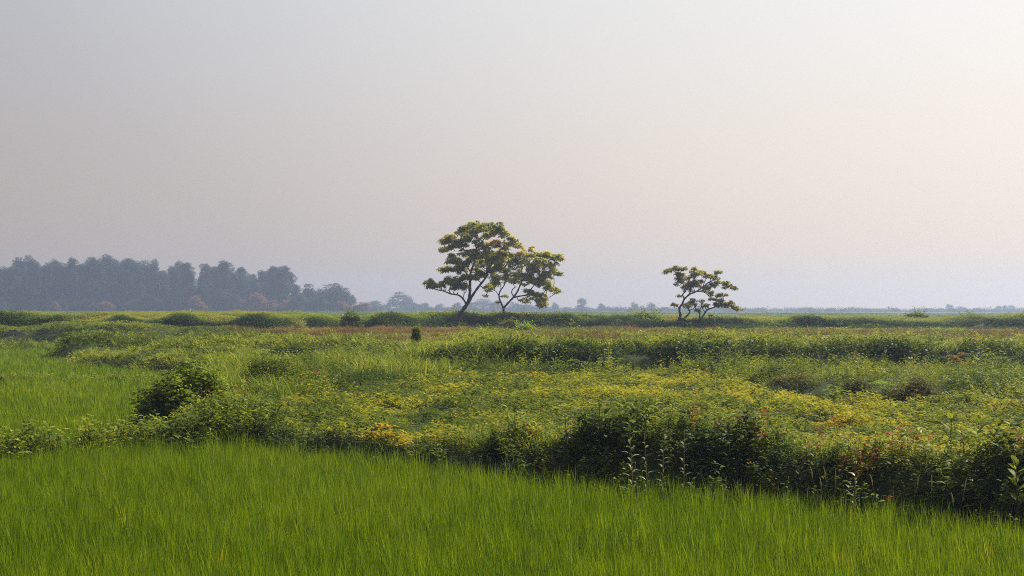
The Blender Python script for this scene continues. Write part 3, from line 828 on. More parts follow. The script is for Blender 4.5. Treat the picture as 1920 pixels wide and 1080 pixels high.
# ------------------------------------------------------------------ birds on the low left branch of the tall tree
def bird_mesh(name, parent, length, mat, loc, yaw, pitch, neck=False):
    bm_v, bm_f = [], []
    # body of revolution along +x: beak tip, head, neck, breast, back, tail
    prof = [(0.52, 0.0), (0.44, 0.018), (0.40, 0.07), (0.33, 0.095), (0.25, 0.085), (0.15, 0.13), (0.0, 0.155), (-0.15, 0.12), (-0.28, 0.06), (-0.40, 0.045), (-0.52, 0.05), (-0.55, 0.0)]
    n = 10
    for i, (x, r) in enumerate(prof):
        for k in range(n):
            a = 2 * math.pi * k / n
            flat = 0.45 if x < -0.3 else 1.0
            up = 0.04 if x > 0.25 else 0.0
            bm_v.append((x * length, r * math.cos(a) * length, (r * math.sin(a) * flat + up) * length))
    for i in range(len(prof) - 1):
        for k in range(n):
            a = i * n + k; b = i * n + (k + 1) % n
            bm_f.append((a, b, b + n, a + n))
    # folded wings
    for s in (-1, 1):
        b0 = len(bm_v)
        bm_v += [(0.18 * length, s * 0.12 * length, 0.08 * length), (0.0, s * 0.175 * length, 0.03 * length), (-0.36 * length, s * 0.07 * length, 0.0), (-0.1 * length, s * 0.12 * length, 0.12 * length)]
        bm_f.append((b0, b0 + 1, b0 + 2, b0 + 3) if s > 0 else (b0 + 3, b0 + 2, b0 + 1, b0))
    for s in (-1, 1):      # legs down to the perch
        b0 = len(bm_v)
        cp, sp = math.cos(pitch), math.sin(pitch)
        for (lx, ly, lz) in ((0.02, s * 0.05, -0.12), (0.05, s * 0.05, -0.12), (0.05 - 0.24 * sp, s * 0.05, -0.12 - 0.12 * cp), (0.02 - 0.24 * sp, s * 0.05, -0.12 - 0.12 * cp)):
            bm_v.append((lx * length, ly * length, lz * length))
        bm_f.append((b0, b0 + 1, b0 + 2, b0 + 3))
    me = bpy.data.meshes.new(name); me.from_pydata(bm_v, [], bm_f); me.update(); me.materials.append(mat)
    me.polygons.foreach_set('use_smooth', np.ones(len(me.polygons), bool))
    o = bpy.data.objects.new(name, me); col.objects.link(o)
    o.location = loc; o.rotation_euler = (0, -pitch, yaw)
    return o
birds = [(395, 679, 0.35, 0.9, 'dark bird perched nearest the trunk on the low left branch', 0.34),
         (363, 672, 2.4, 1.2, 'dark upright bird in the middle of the three on the bare low branch', 0.32),
         (331, 668, 3.0, 0.7, 'dark bird perched where the low left branch starts to dip', 0.34),
         (293, 640, 1.2, 1.35, 'dark bird sitting close under hanging leaves of the low left branch', 0.36),
         (263, 634, 2.0, 1.35, 'brown black bird beside the low left branch foliage', 0.36),
         (190, 642, 2.6, 1.25, 'largest black bird under the tip foliage of the low left branch', 0.5)]
brz = [(u, v) for u, v in [(470, 768), (440, 720), (402, 690), (340, 680), (280, 657), (215, 643), (165, 625)]]
for (u, v, yaw, pitch, lab, ln) in birds:
    bu = [p[0] for p in brz][::-1]; bv = [p[1] for p in brz][::-1]
    vb = float(np.interp(u, bu, bv))
    fr = (470 - u) / 305.0
    p = W1(u, vb, 0.1 - 1.0 * fr)
    if v > vb + 20: pass
    b = bird_mesh('bird', None, ln, M['bird'], (p[0], p[1] - 0.02, p[2] + 0.06 + 0.24 * ln), yaw, pitch)
    tag(b, lab, 'bird', 'dark birds perched in the tall lone tree')

def egret(px, D, label):
    x = X_at(px, D); z = float(ground(x, D)) + 0.02
    root = empty('egret', (x, D, z))
    tag(root, label, 'bird', 'white birds standing on the far plain')
    b = Tubes()
    b.add([(-0.30, 0, 0.50, 0.02), (-0.18, 0, 0.58, 0.10), (0.0, 0, 0.68, 0.15), (0.14, 0, 0.78, 0.10), (0.20, 0, 0.92, 0.045), (0.14, 0, 1.05, 0.035), (0.18, 0, 1.16, 0.04), (0.26, 0, 1.19, 0.045), (0.32, 0, 1.18, 0.012)], 9, 4)
    b.build('body', M['egret'], root)
    k = Tubes(); k.add([(0.30, 0, 1.185, 0.014), (0.44, 0, 1.16, 0.004)], 6); k.build('beak', M['beak'], root)
    for s in (-0.05, 0.05):
        l = Tubes(); l.add([(0.0, s, 0.60, 0.014), (0.02, s, 0.3, 0.010), (0.0, s, 0.0, 0.012)], 6); l.build('leg', M['bird'], root)
    return root
e1 = egret(783, 300, 'white egret standing on the green plain between the wood and the tall lone tree')
e2 = egret(356, 440, 'tiny white egret standing in front of the left wood')
e1.rotation_euler[2] = 1.1; e1.scale = (1.0,) * 3; e2.scale = (1.3,) * 3

# ------------------------------------------------------------------ distant trees
def crown_arrays(clumps, leaf, per, wh=None):
    """clumps: (x,y,z,rx,rz)"""
    parts = []
    for (x, y, z, rx, rz) in clumps:
        n = max(10, int(per * rx * rz))
        d = rng.normal(0, 1, (n, 3)); d /= np.linalg.norm(d, axis=1)[:, None]
        q = 1 - 0.45 * rng.uniform(0, 1, n) ** 1.5
        pos = np.stack([x + rx * d[:, 0] * q, y + rx * d[:, 1] * q, z + rz * d[:, 2] * q], -1)
        tone = 0.5 + rng.uniform(-0.25, 0.25) + rng.normal(0, 0.12, n)
        parts.append(stamp_arrays(wh, pos, leaf * rng.uniform(0.6, 1.2, n), tone, 0.4))
    return join_arrays(parts)
far_wh = [t_mound(5, 0.5, 0.5, 0.9, 0.5, 1, inner=0.9) for _ in range(6)]

def make_tree(name, trunk_pts, limbs, clumps, leaf, per, lm, bm):
    root = empty(name, (0, 0, 0))
    tb = Tubes(); tb.add(trunk_pts, 7, 3)
    for l in limbs: tb.add(l, 5, 2)
    tb.build('trunk', bm, root)
    V, lv, lt, T = crown_arrays(clumps, leaf, per, far_wh)
    me = mesh_from('crown', V, lv, lt, T, lm)
    o = bpy.data.objects.new('crown', me); col.objects.link(o); o.parent = root
    return root

def slender(seed, H=18.0, W=3.0, low=0.22, mat='far_leaf'):
    random.seed(seed)
    cl_ = []; limbs = []
    n = 19
    for k in range(n):
        f = low + (0.97 - low) * k / (n - 1)
        w = W * (1.10 - 0.62 * max(0, (f - 0.45) / 0.55) ** 1.3) * U(0.5, 1.1)
        a = U(0, 6.28)
        r = U(0.2, 0.75) * w
        rr = U(0.8, 1.8) * (1.2 - 0.3 * f)
        cl_.append((r * math.cos(a), r * math.sin(a), f * H, rr, rr * U(0.9, 1.5)))
        limbs.append([(0, 0, f * H * 0.86, 0.09), (r * 0.5 * math.cos(a), r * 0.5 * math.sin(a), f * H * 0.94, 0.06), (r * math.cos(a), r * math.sin(a), f * H, 0.03)])
    cl_.append((U(-.4, .4), 0, H * 0.95, U(0.7, 1.2), U(1.0, 1.6)))
    tr = [(0, 0, -0.5, 0.26), (U(-.2, .2), 0, H * 0.3, 0.20), (U(-.4, .4), 0, H * 0.6, 0.13), (U(-.3, .3), 0, H * 0.93, 0.05)]
    return make_tree('slender_tree', tr, limbs, cl_, 0.62, 46, M[mat], M['far_bark'])

def broad(seed, H=10.0, W=7.0, low=0.3, mat='far_leaf', per=10, leaf=1.0, name='broad_tree'):
    random.seed(seed)
    cl_ = []; limbs = []
    for k in range(26):
        a = U(0, 6.28); e = math.asin(U(-0.15, 1)); q = U(0.55, 0.9)
        x = W / 2 * math.cos(a) * math.cos(e) * q; y = W / 2 * math.sin(a) * math.cos(e) * q
        z = H * (low + 0.12) + H * (0.82 - low) * math.sin(e) * q
        rr = U(0.13, 0.22) * W
        cl_.append((x, y, max(z, H * low), rr, rr * U(0.6, 0.85)))
        if k % 3 == 0:
            limbs.append([(0, 0, H * low * 0.7, 0.16), (x * 0.5, y * 0.5, (H * low * 0.7 + z) / 2, 0.1), (x, y, z, 0.04)])
    tr = [(0, 0, -0.5, 0.03 * H), (0.1, 0, H * low * 0.6, 0.022 * H), (0, 0, H * 0.55, 0.012 * H)]
    return make_tree(name, tr, limbs, cl_, leaf, per, M[mat], M['far_bark'])

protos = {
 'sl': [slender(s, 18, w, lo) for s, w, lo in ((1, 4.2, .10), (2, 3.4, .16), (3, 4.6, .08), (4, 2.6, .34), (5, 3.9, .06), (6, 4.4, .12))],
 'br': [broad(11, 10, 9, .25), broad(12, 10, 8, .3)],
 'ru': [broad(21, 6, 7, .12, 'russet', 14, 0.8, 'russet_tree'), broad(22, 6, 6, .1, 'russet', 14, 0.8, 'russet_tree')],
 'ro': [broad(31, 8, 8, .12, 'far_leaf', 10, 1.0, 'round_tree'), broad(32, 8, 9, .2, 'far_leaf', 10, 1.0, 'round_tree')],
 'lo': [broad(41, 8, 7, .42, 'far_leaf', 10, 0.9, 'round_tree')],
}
PH = {'sl': 18.0, 'br': 10.0, 'ru': 6.0, 'ro': 8.0, 'lo': 8.0}
PW = {'sl': 6.5, 'br': 9.5, 'ru': 7.0, 'ro': 9.0, 'lo': 7.5}
used = set()
def place(kind, px, topy, D, wpx=None, label='', group='', idx=None, sink=0.0):
    lst = protos[kind]
    D = D * 1.5
    pr = lst[(idx if idx is not None else random.randrange(len(lst)))]
    x = X_at(px, D); gz = float(ground(x, D)) - 0.05
    H = (hor(px) + (EYE - gz) * F / D - topy) * D / F
    sz = H / PH[kind]
    sx = sz * random.uniform(0.95, 1.45) if wpx is None else (wpx * D / F) / PW[kind]
    if pr.name not in used:
        used.add(pr.name); r = pr
    else:
        r = pr.copy(); col.objects.link(r)
        for ch in list(pr.children):
            c = ch.copy(); col.objects.link(c); c.parent = r
    r.location = (x, D, gz - sink)
    r.scale = (sx, sx, sz)
    r.rotation_euler = (0, 0, random.uniform(0, 6.28))
    tag(r, label, 'tree', group)
    return r

random.seed(77)
PX = [-60, 0, 20, 35, 70, 115, 160, 215, 245, 290, 330, 350, 362, 372, 385, 420, 450, 470, 490, 513, 528, 545, 553]
PT = [509, 507, 506, 492, 492, 492, 487, 484, 488, 493, 497, 497, 518, 522, 500, 496, 504, 505, 503, 508, 506, 508, 540]
def prof(px): return float(np.interp(px, PX, PT))
WG = 'tall slender trees of the left wood'
px = -55
while px < 556:
    t = prof(px) + random.choice((random.uniform(-3, 1), random.uniform(5, 22)))
    if not (352 < px < 380):
        place('sl', px, t, 500 + random.uniform(-6, 10), None, 'tall slender hazy tree in the front of the dense left wood', WG)
    px += random.uniform(11, 20)
px = -70
while px < 540:
    place('sl', px, prof(px) + random.uniform(2, 20), 522 + random.uniform(-6, 8), None, 'tall hazy tree deep inside the left wood, mostly hidden by nearer trees', WG)
    px += random.uniform(15, 24)
px = -70
while px < 500:
    place('sl', px, prof(px) + random.uniform(6, 22), 545 + random.uniform(-5, 6), None, 'tall hazy tree deep inside the left wood, mostly hidden by nearer trees', WG)
    px += random.uniform(18, 30)
px = -65
while px < 560:
    place('ro', px, random.uniform(548, 568), 488 + random.uniform(-4, 6), random.uniform(22, 44), 'low rounded hazy tree among the trunks at the foot of the left wood', 'low trees at the foot of the left wood', sink=0.5)
    place('br', px, random.uniform(516, 545) + max(0, px - 430) * 0.12, 496 + random.uniform(-4, 6), random.uniform(34, 60), 'full crowned hazy tree filling the left wood between the taller slender ones', 'full crowned trees of the left wood')
    px += random.uniform(14, 28)
for x_, t_, w_ in ((572, 541, 40), (604, 538, 46), (634, 533, 46), (660, 550, 30), (588, 553, 34), (618, 556, 40)):
    place('ro', x_, t_, 505 + random.uniform(-6, 8), w_, 'rounded hazy tree filling the low right end of the left wood', 'rounded trees at the right end of the left wood', sink=0.5)
place('sl', 37, 489, 505, None, 'slender tree whose small round top rises clear above the wood', WG, 3)
place('sl', 61, 487, 496, None, 'slender tree with a bushy top just right of the one rising clear', WG, 0)
place('sl', 536, 503, 492, 38, 'bushy topped tree standing clear at the right end of the tall wood', WG, 2)
place('sl', 512, 503, 494, None, 'thin leafy tree just left of the bushy topped one ending the wood', WG, 1)
place('sl', 352, 495, 494, None, 'tall tree at the left edge of the notch in the wood', WG, 4)
place('sl', 386, 498, 494, None, 'tall tree at the right edge of the notch in the wood', WG, 5)
for (x_, t_, w_, lab) in ((620, 527, 80, 'broad dome shaped tree beside the tall wood'), (580, 534, 50, 'rounded tree between the tall wood and the broad dome shaped tree'),
                          (650, 541, 34, 'tree at the right shoulder of the broad dome shaped tree'), (560, 546, 44, 'low rounded tree under the right end of the tall wood'), (596, 550, 44, 'low pale green tree in front of the broad dome shaped tree')):
    place('br', x_, t_, 480 if t_ > 545 else 500, w_, lab, 'broad trees right of the left wood')
for (x_, t_, w_, lab) in ((368, 548, 38, 'rusty red rounded tree under the notch in the left wood'), (478, 546, 44, 'reddish brown tree left of centre under the right half of the wood'),
                          (452, 560, 26, 'small reddish tree left of the reddish brown group under the wood'), (510, 557, 34, 'low russet tree in the middle of the russet group under the wood'),
                          (540, 558, 46, 'wide russet tree below the bushy topped tree at the end of the wood'), (645, 560, 34, 'russet bush under the right side of the broad dome shaped tree'), (678, 562, 34, 'rusty tree at the very right end of the wood'),
                          (200, 562, 30, 'faint russet bush among trunks in the middle of the left wood'), (105, 560, 20, 'faint reddish bush among trunks near the left end of the wood')):
    place('ru', x_, t_, 478, w_, lab, 'russet trees along the foot of the left wood', sink=0.3)
D2 = 780
FG = 'small blue hazy trees along the horizon'
far_list = [('ro', 700, 562, 40, 'hazy rounded tree just right of the rusty end tree'), ('ro', 722, 570, 30, 'low hazy tree left of the umbrella shaped tree on the horizon'), ('br', 750, 548, 52, 'umbrella shaped hazy tree highest on the horizon between wood and lone trees'),
 ('ro', 775, 565, 40, 'low hazy tree at the right foot of the umbrella shaped tree'), ('ro', 795, 566, 22, 'small hazy round tree right of the umbrella shaped tree'), ('ro', 826, 568, 24, 'small round hazy tree left of the tall lone tree trunk'),
 ('ro', 858, 566, 26, 'hazy tree directly behind the tall lone tree trunk'), ('ro', 882, 565, 24, 'hazy tree just right of the tall lone tree trunk'), ('br', 905, 557, 44, 'widest hazy tree seen between the two lone tree trunks'), ('ro', 932, 561, 30, 'hazy tree just left of the forked lone tree trunk'),
 ('ro', 962, 565, 36, 'hazy tree just right of the forked lone tree trunk'), ('ro', 990, 569, 36, 'low hazy tree under the right side of the forked tree crown'), ('ro', 1018, 570, 26, 'hazy tree left of the round one below the forked tree'), ('ro', 1040, 566, 19, 'compact round hazy tree right of the forked lone tree'),
 ('ro', 1062, 574, 12, 'tiny hazy tree between two larger hazy trees right of the pair'), ('lo', 1091, 557, 19, 'two tiered hazy tree tallest on the horizon right of the pair'), ('ro', 1090, 568, 26, 'bushy lower hazy tree at the foot of the two tiered one'),
 ('ro', 1128, 567, 15, 'pointed small hazy tree right of the two tiered tree'), ('ro', 1140, 574, 14, 'tiny hazy bush tree beside the pointed small one'), ('ro', 1188, 565, 22, 'left one of two round hazy trees left of the small crooked tree'), ('ro', 1220, 565, 20, 'right one of two round hazy trees left of the small crooked tree'),
 ('ro', 1248, 574, 14, 'low hazy tree just left of the small crooked tree'), ('br', 1352, 571, 26, 'hazy tree seen through the low limbs of the small crooked tree'), ('ro', 1396, 576, 16, 'low hazy tree just right of the small crooked tree'), ('ro', 1435, 578, 11, 'small round hazy tree standing alone right of the crooked tree'),
 ('ro', 1537, 580, 8, 'tiny reddish hazy tree near the middle of the right horizon'), ('ro', 1520, 581, 20, 'low wide hazy tree left of the tiny reddish one'), ('ro', 1632, 577, 10, 'tiny round hazy tree alone on the right horizon'), ('ro', 1697, 580, 9, 'tiny dark hazy tree left of the far right tree group'),
 ('ro', 1738, 577, 26, 'ragged low hazy thicket tree left of the far right group'), ('ro', 1763, 576, 15, 'squat hazy tree leftmost in the far right group'), ('lo', 1781, 569, 15, 'taller hazy tree standing above the squat tree in the far right group'), ('ro', 1801, 573, 27, 'wide rounded hazy tree in the middle of the far right group'),
 ('ro', 1831, 576, 30, 'flat topped wide hazy tree rightmost in the far right group'), ('lo', 1873, 572, 13, 'small lollipop shaped hazy tree near the right edge'), ('lo', 1884, 571, 9, 'slim hazy tree between the last two round ones at the right edge'), ('ro', 1895, 571, 20, 'round hazy tree closest to the right edge of the view')]
for kind, x_, t_, w_, lab in far_list:
    place(kind, x_, t_, D2 + random.uniform(-30, 40) + (120 if x_ > 1400 else 0), w_, lab, FG, sink=0.3)
for k_, l_ in protos.items():
    for r in l_:
        if r.name not in used:
            for ch in list(r.children): bpy.data.objects.remove(ch)
            bpy.data.objects.remove(r)

# ------------------------------------------------------------------ single bushes and tall weeds
def bush(name, px, basey, topy, wpx, Y, mat, label, leaf=0.1, lw=0.06, n=900, cat='bush', group=None, tone=0.45, seed=0, segs=1, depth=1.0):
    random.seed(seed + 5)
    x = X_at(px, Y); gz = float(ground(x, Y))
    H = max(Z_at(px, topy, Y) - gz, 0.3); W = wpx / F * Y
    root = empty(name, (x, Y, gz))
    tag(root, label, cat, group)
    tb = Tubes()
    for _ in range(7):
        a = U(0, 6.28)
        tb.add([(0.05 * math.cos(a), 0.05 * math.sin(a), -0.05, 0.012 + H * 0.006), (W * 0.15 * math.cos(a), W * 0.15 * math.sin(a), H * 0.4, 0.01 + H * 0.004), (W * 0.3 * math.cos(a), W * 0.3 * math.sin(a), H * 0.75, 0.006)], 5, 2)
    tb.build('stem', M['stem'], root)
    a = rng.uniform(0, 6.283, n); s = rng.uniform(0, 1, n) ** 0.8; c = np.sqrt(1 - s ** 2)
    q = 1 - 0.4 * rng.uniform(0, 1, n) ** 1.5
    lump = 1 + 0.30 * (noise(a * 1.2 + seed, s * 3, 0.8, seed) - 0.5) * 2
    pos = np.stack([W / 2 * c * np.cos(a) * q * lump, W / 2 * depth * c * np.sin(a) * q * lump, H * 0.93 * s * q * lump], -1)
    wh = [t_mound(5, 0.4 * leaf / 0.5, 0.3 * leaf / 0.5, leaf, lw, segs) for _ in range(8)]
    tn = tone + 0.5 * (noise(pos[:, 0] * 3, pos[:, 2] * 3, 1.0, seed) - 0.5) + rng.normal(0, 0.12, n)
    ns = max(12, n // 22)
    a = rng.uniform(0, 6.283, ns); s_ = rng.uniform(0.15, 0.98, ns); c_ = np.sqrt(1 - s_ ** 2) * 0.92
    sp = np.stack([W / 2 * c_ * np.cos(a), W / 2 * depth * c_ * np.sin(a), H * 0.78 * s_], -1)
    arr = stamp_arrays([t_sprig(leaf * 4, 9, leaf * 1.4, lw, 1.1, segs) for _ in range(5)], sp, rng.uniform(0.5, 1.2, ns), np.clip(tone + 0.12 + rng.normal(0, 0.1, ns), 0, 0.72), 0.35)
    V, lv, lt, T = join_arrays([stamp_arrays(wh, pos, rng.uniform(0.7, 1.2, n), np.clip(tn, 0, 0.74), 0.3), arr])
    me = mesh_from('foliage', V, lv, lt, T, mat)
    o = bpy.data.objects.new('foliage', me); col.objects.link(o); o.parent = root
    return root
bush('bush', 352, 795, 692, 178, 33.2, M['hedge'], 'large dark dome shaped leafy bush at the left end of the bean crop', 0.13, 0.075, 2000, tone=0.62, seed=1, segs=2)
bush('bush', 500, 745, 672, 120, 41.5, M['weed'], 'rounded green bush on the ridge behind the dark dome shaped bush', 0.09, 0.045, 1300, tone=0.5, seed=2)
bush('bush', 300, 770, 735, 70, 33.5, M['weed'], 'small low bush at the left foot of the dark dome shaped bush', 0.1, 0.04, 500, tone=0.35, seed=3)
BG = 'bushes rising out of the rough upper field'
bush('bush', 781, 652, 611, 9, 74, M['hedge'], 'narrow dark upright bush left of the tall lone tree foot', 0.16, 0.08, 300, tone=0.62, seed=4, group=BG)
bush('bush', 660, 628, 588, 42, 128, M['hedge'], 'tallest bush poking above the thicket left of the lone trees', 0.28, 0.16, 700, tone=0.35, seed=5, group=BG)
bush('bush', 705, 622, 597, 60, 131, M['hedge'], 'wide dark bush right of the tallest one in the thicket', 0.28, 0.16, 700, tone=0.38, seed=6, group=BG)
bush('bush', 955, 618, 604, 40, 132, M['purple'], 'low dark purplish bush at the foot of the forked lone tree', 0.26, 0.14, 500, tone=0.3, seed=7, group=BG)
bush('bush', 985, 628, 611, 34, 118, M['bright'], 'bright yellow green bush right of the forked lone tree foot', 0.22, 0.12, 420, tone=0.35, seed=8, group=BG)
bush('bush', 868, 612, 587, 64, 141, M['hedge'], 'rounded thicket bush directly behind the tall lone tree trunk', 0.28, 0.16, 700, tone=0.5, seed=9, group=BG)
bush('bush', 1205, 612, 589, 90, 141, M['hedge'], 'broad rounded thicket bush left of the crooked lone tree', 0.28, 0.16, 800, tone=0.5, seed=10, group=BG)
bush('bush', 1716, 606, 591, 44, 146, M['hedge'], 'dome shaped bush topping the thicket on the right', 0.26, 0.16, 600, tone=0.35, seed=11, group=BG)
bush('bush', 1815, 606, 595, 36, 146, M['hedge'], 'second lower dome shaped bush on the right thicket', 0.26, 0.16, 500, tone=0.4, seed=12, group=BG)
bush('bush', 1650, 690, 632, 120, 63, M['weed'], 'bulging green bush on the bank below the right thicket', 0.13, 0.07, 1000, tone=0.6, seed=13, group=BG)
bush('bush', 1850, 690, 640, 160, 60, M['weed'], 'large leafy bush topping the dark bank at the right edge', 0.13, 0.07, 1200, tone=0.5, seed=14, group=BG)
bush('bush', 1180, 690, 640, 90, 58.5, M['weed'], 'dark rounded bush bulging from the middle of the dark bank', 0.12, 0.07, 900, tone=0.25, seed=15, group=BG)
bush('bush', 1715, 748, 712, 112, 38.5, M['purple'], 'dark purplish bush behind the right end of the bean crop', 0.09, 0.04, 1200, tone=0.3, seed=16, group=BG)
bush('bush', 1608, 742, 714, 60, 40.5, M['purple'], 'small brownish bush left of the dark purplish one', 0.09, 0.04, 600, tone=0.35, seed=17, group=BG)
bush('bush', 1488, 738, 717, 100, 42.5, M['purple'], 'low brown bush at the left end of the weedy strip', 0.09, 0.04, 700, tone=0.45, seed=18, group=BG)
bush('bush', 545, 690, 648, 80, 64, M['weed'], 'dark leafy bush behind the ridge left of the bean crop', 0.13, 0.07, 900, tone=0.28, seed=19, group=BG)
bush('bush', 400, 690, 655, 90, 67, M['weed'], 'dark bush at the edge of the left paddy beyond the dome shaped bush', 0.13, 0.07, 900, tone=0.3, seed=20, group=BG)
bush('bush', 268, 672, 642, 70, 84, M['weed'], 'purplish brown rounded bush beyond the left paddies', 0.16, 0.08, 800, tone=0.3, seed=21, group=BG)

def fern_plant(px, topy, basepy, Y, mat, label, n=7, l=0.22, spread=0.9, cat='plant', group='young feathery leaved seedlings', name='seedling', stemmat='stem'):
    """upright seedling carrying long arching feathery (pinnate) leaves"""
    x = X_at(px, Y); gz = float(ground(x, Y))
    H = max(Z_at(px, topy, Y) - gz, 0.25)
    root = empty(name, (x, Y, gz)); tag(root, label, cat, group)
    tb = Tubes(); tb.add([(0, 0, -0.05, 0.012), (U(-.04, .04), 0, H * 0.5, 0.010), (U(-.06, .06), 0, H * 0.9, 0.006)], 6, 3)
    tb.build('stem', M[stemmat], root)
    t = Tpl()
    for k in range(n):
        f = 0.55 + 0.4 * k / max(n - 1, 1)
        a = k * 2.4 + U(-.3, .3)
        ca, sa = math.cos(a), math.sin(a)
        LL = spread * l * 3 * U(0.8, 1.15); p = np.array([0, 0, H * f]); an = U(0.3, 0.9)
        m = 8
        for q in range(m):
            p = p + np.array([ca * math.cos(an), sa * math.cos(an), math.sin(an)]) * LL / m
            an -= 0.17
            for s in (-1, 1):
                t.leaf(tuple(p), a + s * 1.25, l * 0.62 * (1 - 0.45 * abs(q / m - 0.4)), 0.055 * l / 0.22, U(-0.15, 0.3), 0.3, U(-0.2, 0.2) + 0.3 * k / n, 1)
    V, T, lv, lt = t.pack()
    me = mesh_from('foliage', V, lv, lt, T + 0.4, mat)
    o = bpy.data.objects.new('foliage', me); col.objects.link(o); o.parent = root
    return root
random.seed(99)
fern_plant(1062, 678, 700, 52.5, M['bright'], 'bright green seedling against the dark bank, leftmost of three there', 6, 0.20, 0.9)
fern_plant(1112, 684, 700, 52.8, M['bright'], 'wide flat leaved bright seedling, middle of three against the dark bank', 5, 0.22, 1.2)
fern_plant(1155, 672, 700, 52.6, M['bright'], 'upright bright seedling, rightmost of three against the dark bank', 5, 0.20, 0.8)
fern_plant(1294, 676, 715, 50.5, M['bright'], 'thin reddish stemmed seedling with green tip at the back of the bean crop', 5, 0.13, 0.8, stemmat='red_stem')
fern_plant(1322, 688, 710, 51, M['orange'], 'small yellow and orange seedling right of the thin reddish stemmed one', 5, 0.12, 0.8)
fern_plant(1470, 684, 712, 49, M['orange'], 'orange leaved seedling before the dark bank', 7, 0.15, 0.8)
fern_plant(1500, 680, 705, 50.5, M['bright'], 'bright green seedling with long drooping leaves right of the orange leaved one', 6, 0.24, 1.0)
fern_plant(1612, 682, 712, 47, M['weed'], 'tall dull green seedling near the middle of the weedy strip', 6, 0.22, 0.8)
fern_plant(1565, 722, 745, 38.6, M['bright'], 'small flat topped bright seedling at the front of the weedy strip', 5, 0.17, 0.7)
fern_plant(1660, 716, 748, 39.0, M['bright'], 'bushy bright seedling between the brown bushes', 8, 0.22, 0.8)
fern_plant(1716, 724, 750, 36.8, M['orange'], 'orange leaved seedling in front of the dark purplish bush', 5, 0.08, 0.6)
fern_plant(1795, 664, 700, 52, M['orange'], 'largest orange leaved seedling, before the dark bank on the right', 9, 0.20, 0.9)
fern_plant(1720, 682, 706, 48, M['orange'], 'small orange tipped seedling between the two big orange ones', 4, 0.10, 0.7)
fern_plant(1845, 702, 728, 44, M['bright'], 'pale green seedling with two raised leaves at the right', 6, 0.22, 0.9)
fern_plant(1902, 704, 728, 43, M['bright'], 'bright green seedling nearest the right edge before the dark bank', 6, 0.20, 0.9)

def tall_weed(px, topy, Y, mat, label, n=10, l=0.2, w=0.035, group='pale leaved tall weeds on the near bank', droop=1.5, dH=0.0, tone=0.35):
    x = X_at(px, Y); gz = float(ground(x, Y))
    H = max(Z_at(px, topy, Y) - gz, 0.3)
    root = empty('tall_weed', (x, Y, gz)); tag(root, label, 'weed', group)
    lx = U(-0.12, 0.12)
    tb = Tubes(); tb.add([(0, 0, -0.05, 0.011), (lx * 0.4, 0, H * 0.5, 0.009), (lx, 0, H * 0.98, 0.005)], 6, 3)
    tb.build('stem', M['stem'], root)
    t = Tpl()
    n = int(n * 1.8)
    for k in range(n):
        f = 0.2 + 0.65 * k / (n - 1)
        t.leaf((lx * f, 0, H * f), (k % 2) * 3.14 + U(-0.6, 0.6) + k * 0.5, l * (1.15 - 0.4 * f) * U(0.85, 1.1), w, U(0.7, 1.1), droop, U(-0.2, 0.25), 3, U(-0.3, 0.3))
    V, T, lv, lt = t.pack()
    me = mesh_from('foliage', V, lv, lt, T + tone, mat)
    o = bpy.data.objects.new('foliage', me); col.objects.link(o); o.parent = root
    return root
tall_weed(1188, 782, 21.9, M['pale'], 'tall weed with arching pale leaves, leftmost of the pale leaved group on the near bank', 12, 0.22, 0.035)
tall_weed(1215, 808, 21.4, M['pale'], 'short pale stemmed weed second from the left of the pale leaved group', 9, 0.17, 0.03)
tall_weed(1240, 792, 21.8, M['pale'], 'pale weed with a dense leafy tip in the middle of the pale leaved group', 13, 0.18, 0.03)
tall_weed(1281, 802, 21.5, M['pale'], 'pale weed like a small palm, rightmost of the pale leaved group', 10, 0.18, 0.035)
tall_weed(1197, 862, 21.0, M['pale'], 'small grey weed low on the bank below the pale leaved group', 8, 0.13, 0.025)
tall_weed(1600, 838, 19.9, M['pale'], 'weed with bright glossy top leaves near the centre of the dark right bank', 9, 0.17, 0.04, tone=0.5)
tall_weed(1470, 890, 20.2, M['bright'], 'small star shaped light green weed at the foot of the bank', 6, 0.10, 0.025)
tall_weed(1908, 846, 18.7, M['weed'], 'stout broad leaved green plant at the right edge of the bank', 9, 0.26, 0.08, droop=0.9, tone=0.62, group='broad leaved plants on the near bank')
tall_weed(1830, 775, 20.5, M['weed'], 'broad leaved light green plant at the top right of the bank', 9, 0.26, 0.09, droop=0.8, tone=0.60, group='broad leaved plants on the near bank')
tall_weed(1780, 765, 21.5, M['weed'], 'broad leaved plant left of the one at the top right of the bank', 9, 0.24, 0.09, droop=0.8, tone=0.60, group='broad leaved plants on the near bank')
tall_weed(1065, 770, 23.8, M['pale'], 'thin pale weed left of the pale leaved group where bean crop meets bank', 7, 0.14, 0.025, tone=0.3)

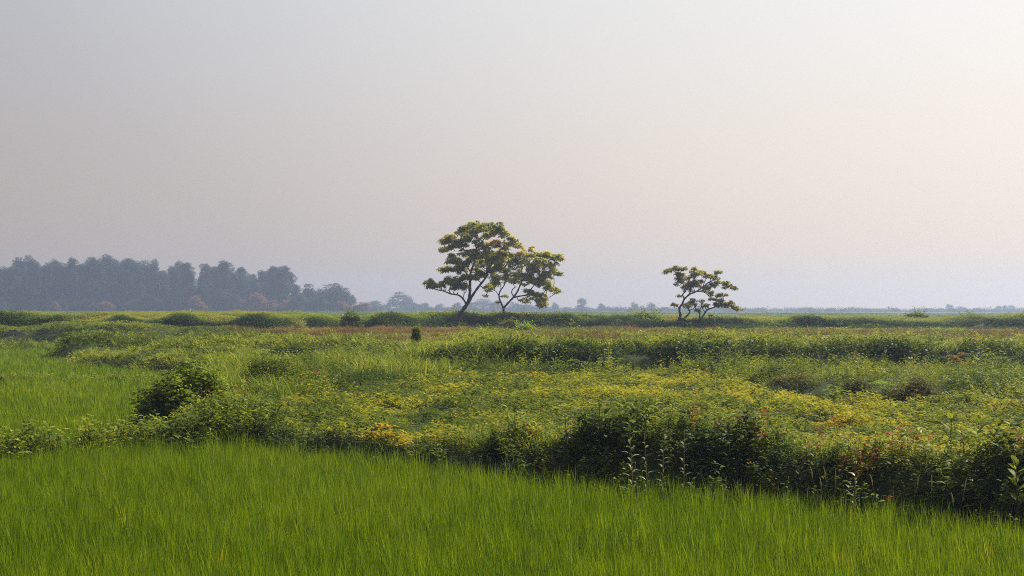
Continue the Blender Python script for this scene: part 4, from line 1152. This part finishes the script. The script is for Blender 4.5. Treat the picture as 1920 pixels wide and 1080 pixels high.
# foxtail seed heads standing up at the foot of the dark bank
def foxtail(px, topy, Y, label):
    x = X_at(px, Y); gz = float(ground(x, Y))
    H = max(Z_at(px, topy, Y) - gz, 0.25)
    root = empty('foxtail_grass', (x, Y, gz)); tag(root, label, 'grass', 'foxtail grasses at the foot of the near bank')
    lx = U(-0.16, 0.16)
    tb = Tubes(); tb.add([(0, 0, -0.03, 0.004), (lx * 0.4, 0, H * 0.5, 0.003), (lx, 0, H * 0.85, 0.003)], 5, 2); tb.build('stem', M['stem'], root)
    hd = Tubes(); hd.add([(lx, 0, H * 0.84, 0.004), (lx * 1.05, 0, H * 0.9, 0.008), (lx * 1.15, 0, H * 0.96, 0.006), (lx * 1.3, 0, H, 0.002)], 7, 3)
    hd.build('seed_head', M['foxtail'], root)
M['foxtail'] = noise_mat('seed_head', (0.28, 0.17, 0.07), (0.38, 0.26, 0.12), 60, 0.8)
for px_, ty, Y_, lab in ((1538, 874, 19.9, 'leaning foxtail head leftmost of the foxtails before the dark bank'), (1560, 873, 19.8, 'upright foxtail head left of the tallest foxtail'), (1567, 880, 19.7, 'foxtail head close right of the upright one'),
                         (1550, 894, 19.6, 'low foxtail head below the upright ones'), (1655, 888, 19.3, 'single reddish foxtail head below the glossy weed'), (1700, 888, 19.1, 'single foxtail head between the glossy weed and the right edge'),
                         (1746, 890, 18.8, 'foxtail head left of the last pair before the dark bank'), (1791, 894, 18.5, 'foxtail head near the right edge before the dark bank'), (1799, 922, 18.3, 'lowest foxtail head rising from the rice edge')):
    foxtail(px_, ty, Y_, lab)

# ------------------------------------------------------------------ haze
hm = bpy.data.meshes.new('haze')
x0, x1, y0, y1, z0, z1 = -1480, 1480, -150, 1480, -1.5, 33.0
hm.from_pydata([(x0, y0, z0), (x1, y0, z0), (x1, y1, z0), (x0, y1, z0), (x0, y0, z1), (x1, y0, z1), (x1, y1, z1), (x0, y1, z1)], [],
               [(0, 3, 2, 1), (4, 5, 6, 7), (0, 1, 5, 4), (1, 2, 6, 5), (2, 3, 7, 6), (3, 0, 4, 7)])
m, N, L = new_mat('haze')
o_ = N('ShaderNodeOutputMaterial')
pv = N('ShaderNodeVolumePrincipled')
pv.inputs['Color'].default_value = (0.46, 0.575, 0.86, 1)
pv.inputs['Density'].default_value = 0.00058
pv.inputs['Anisotropy'].default_value = 0.45
L(pv.outputs[0], o_.inputs['Volume'])
hm.materials.append(m)
h = bpy.data.objects.new('haze', hm); col.objects.link(h)
tag(h, 'thin bluish morning haze filling the air over the fields', 'haze', kind='stuff')
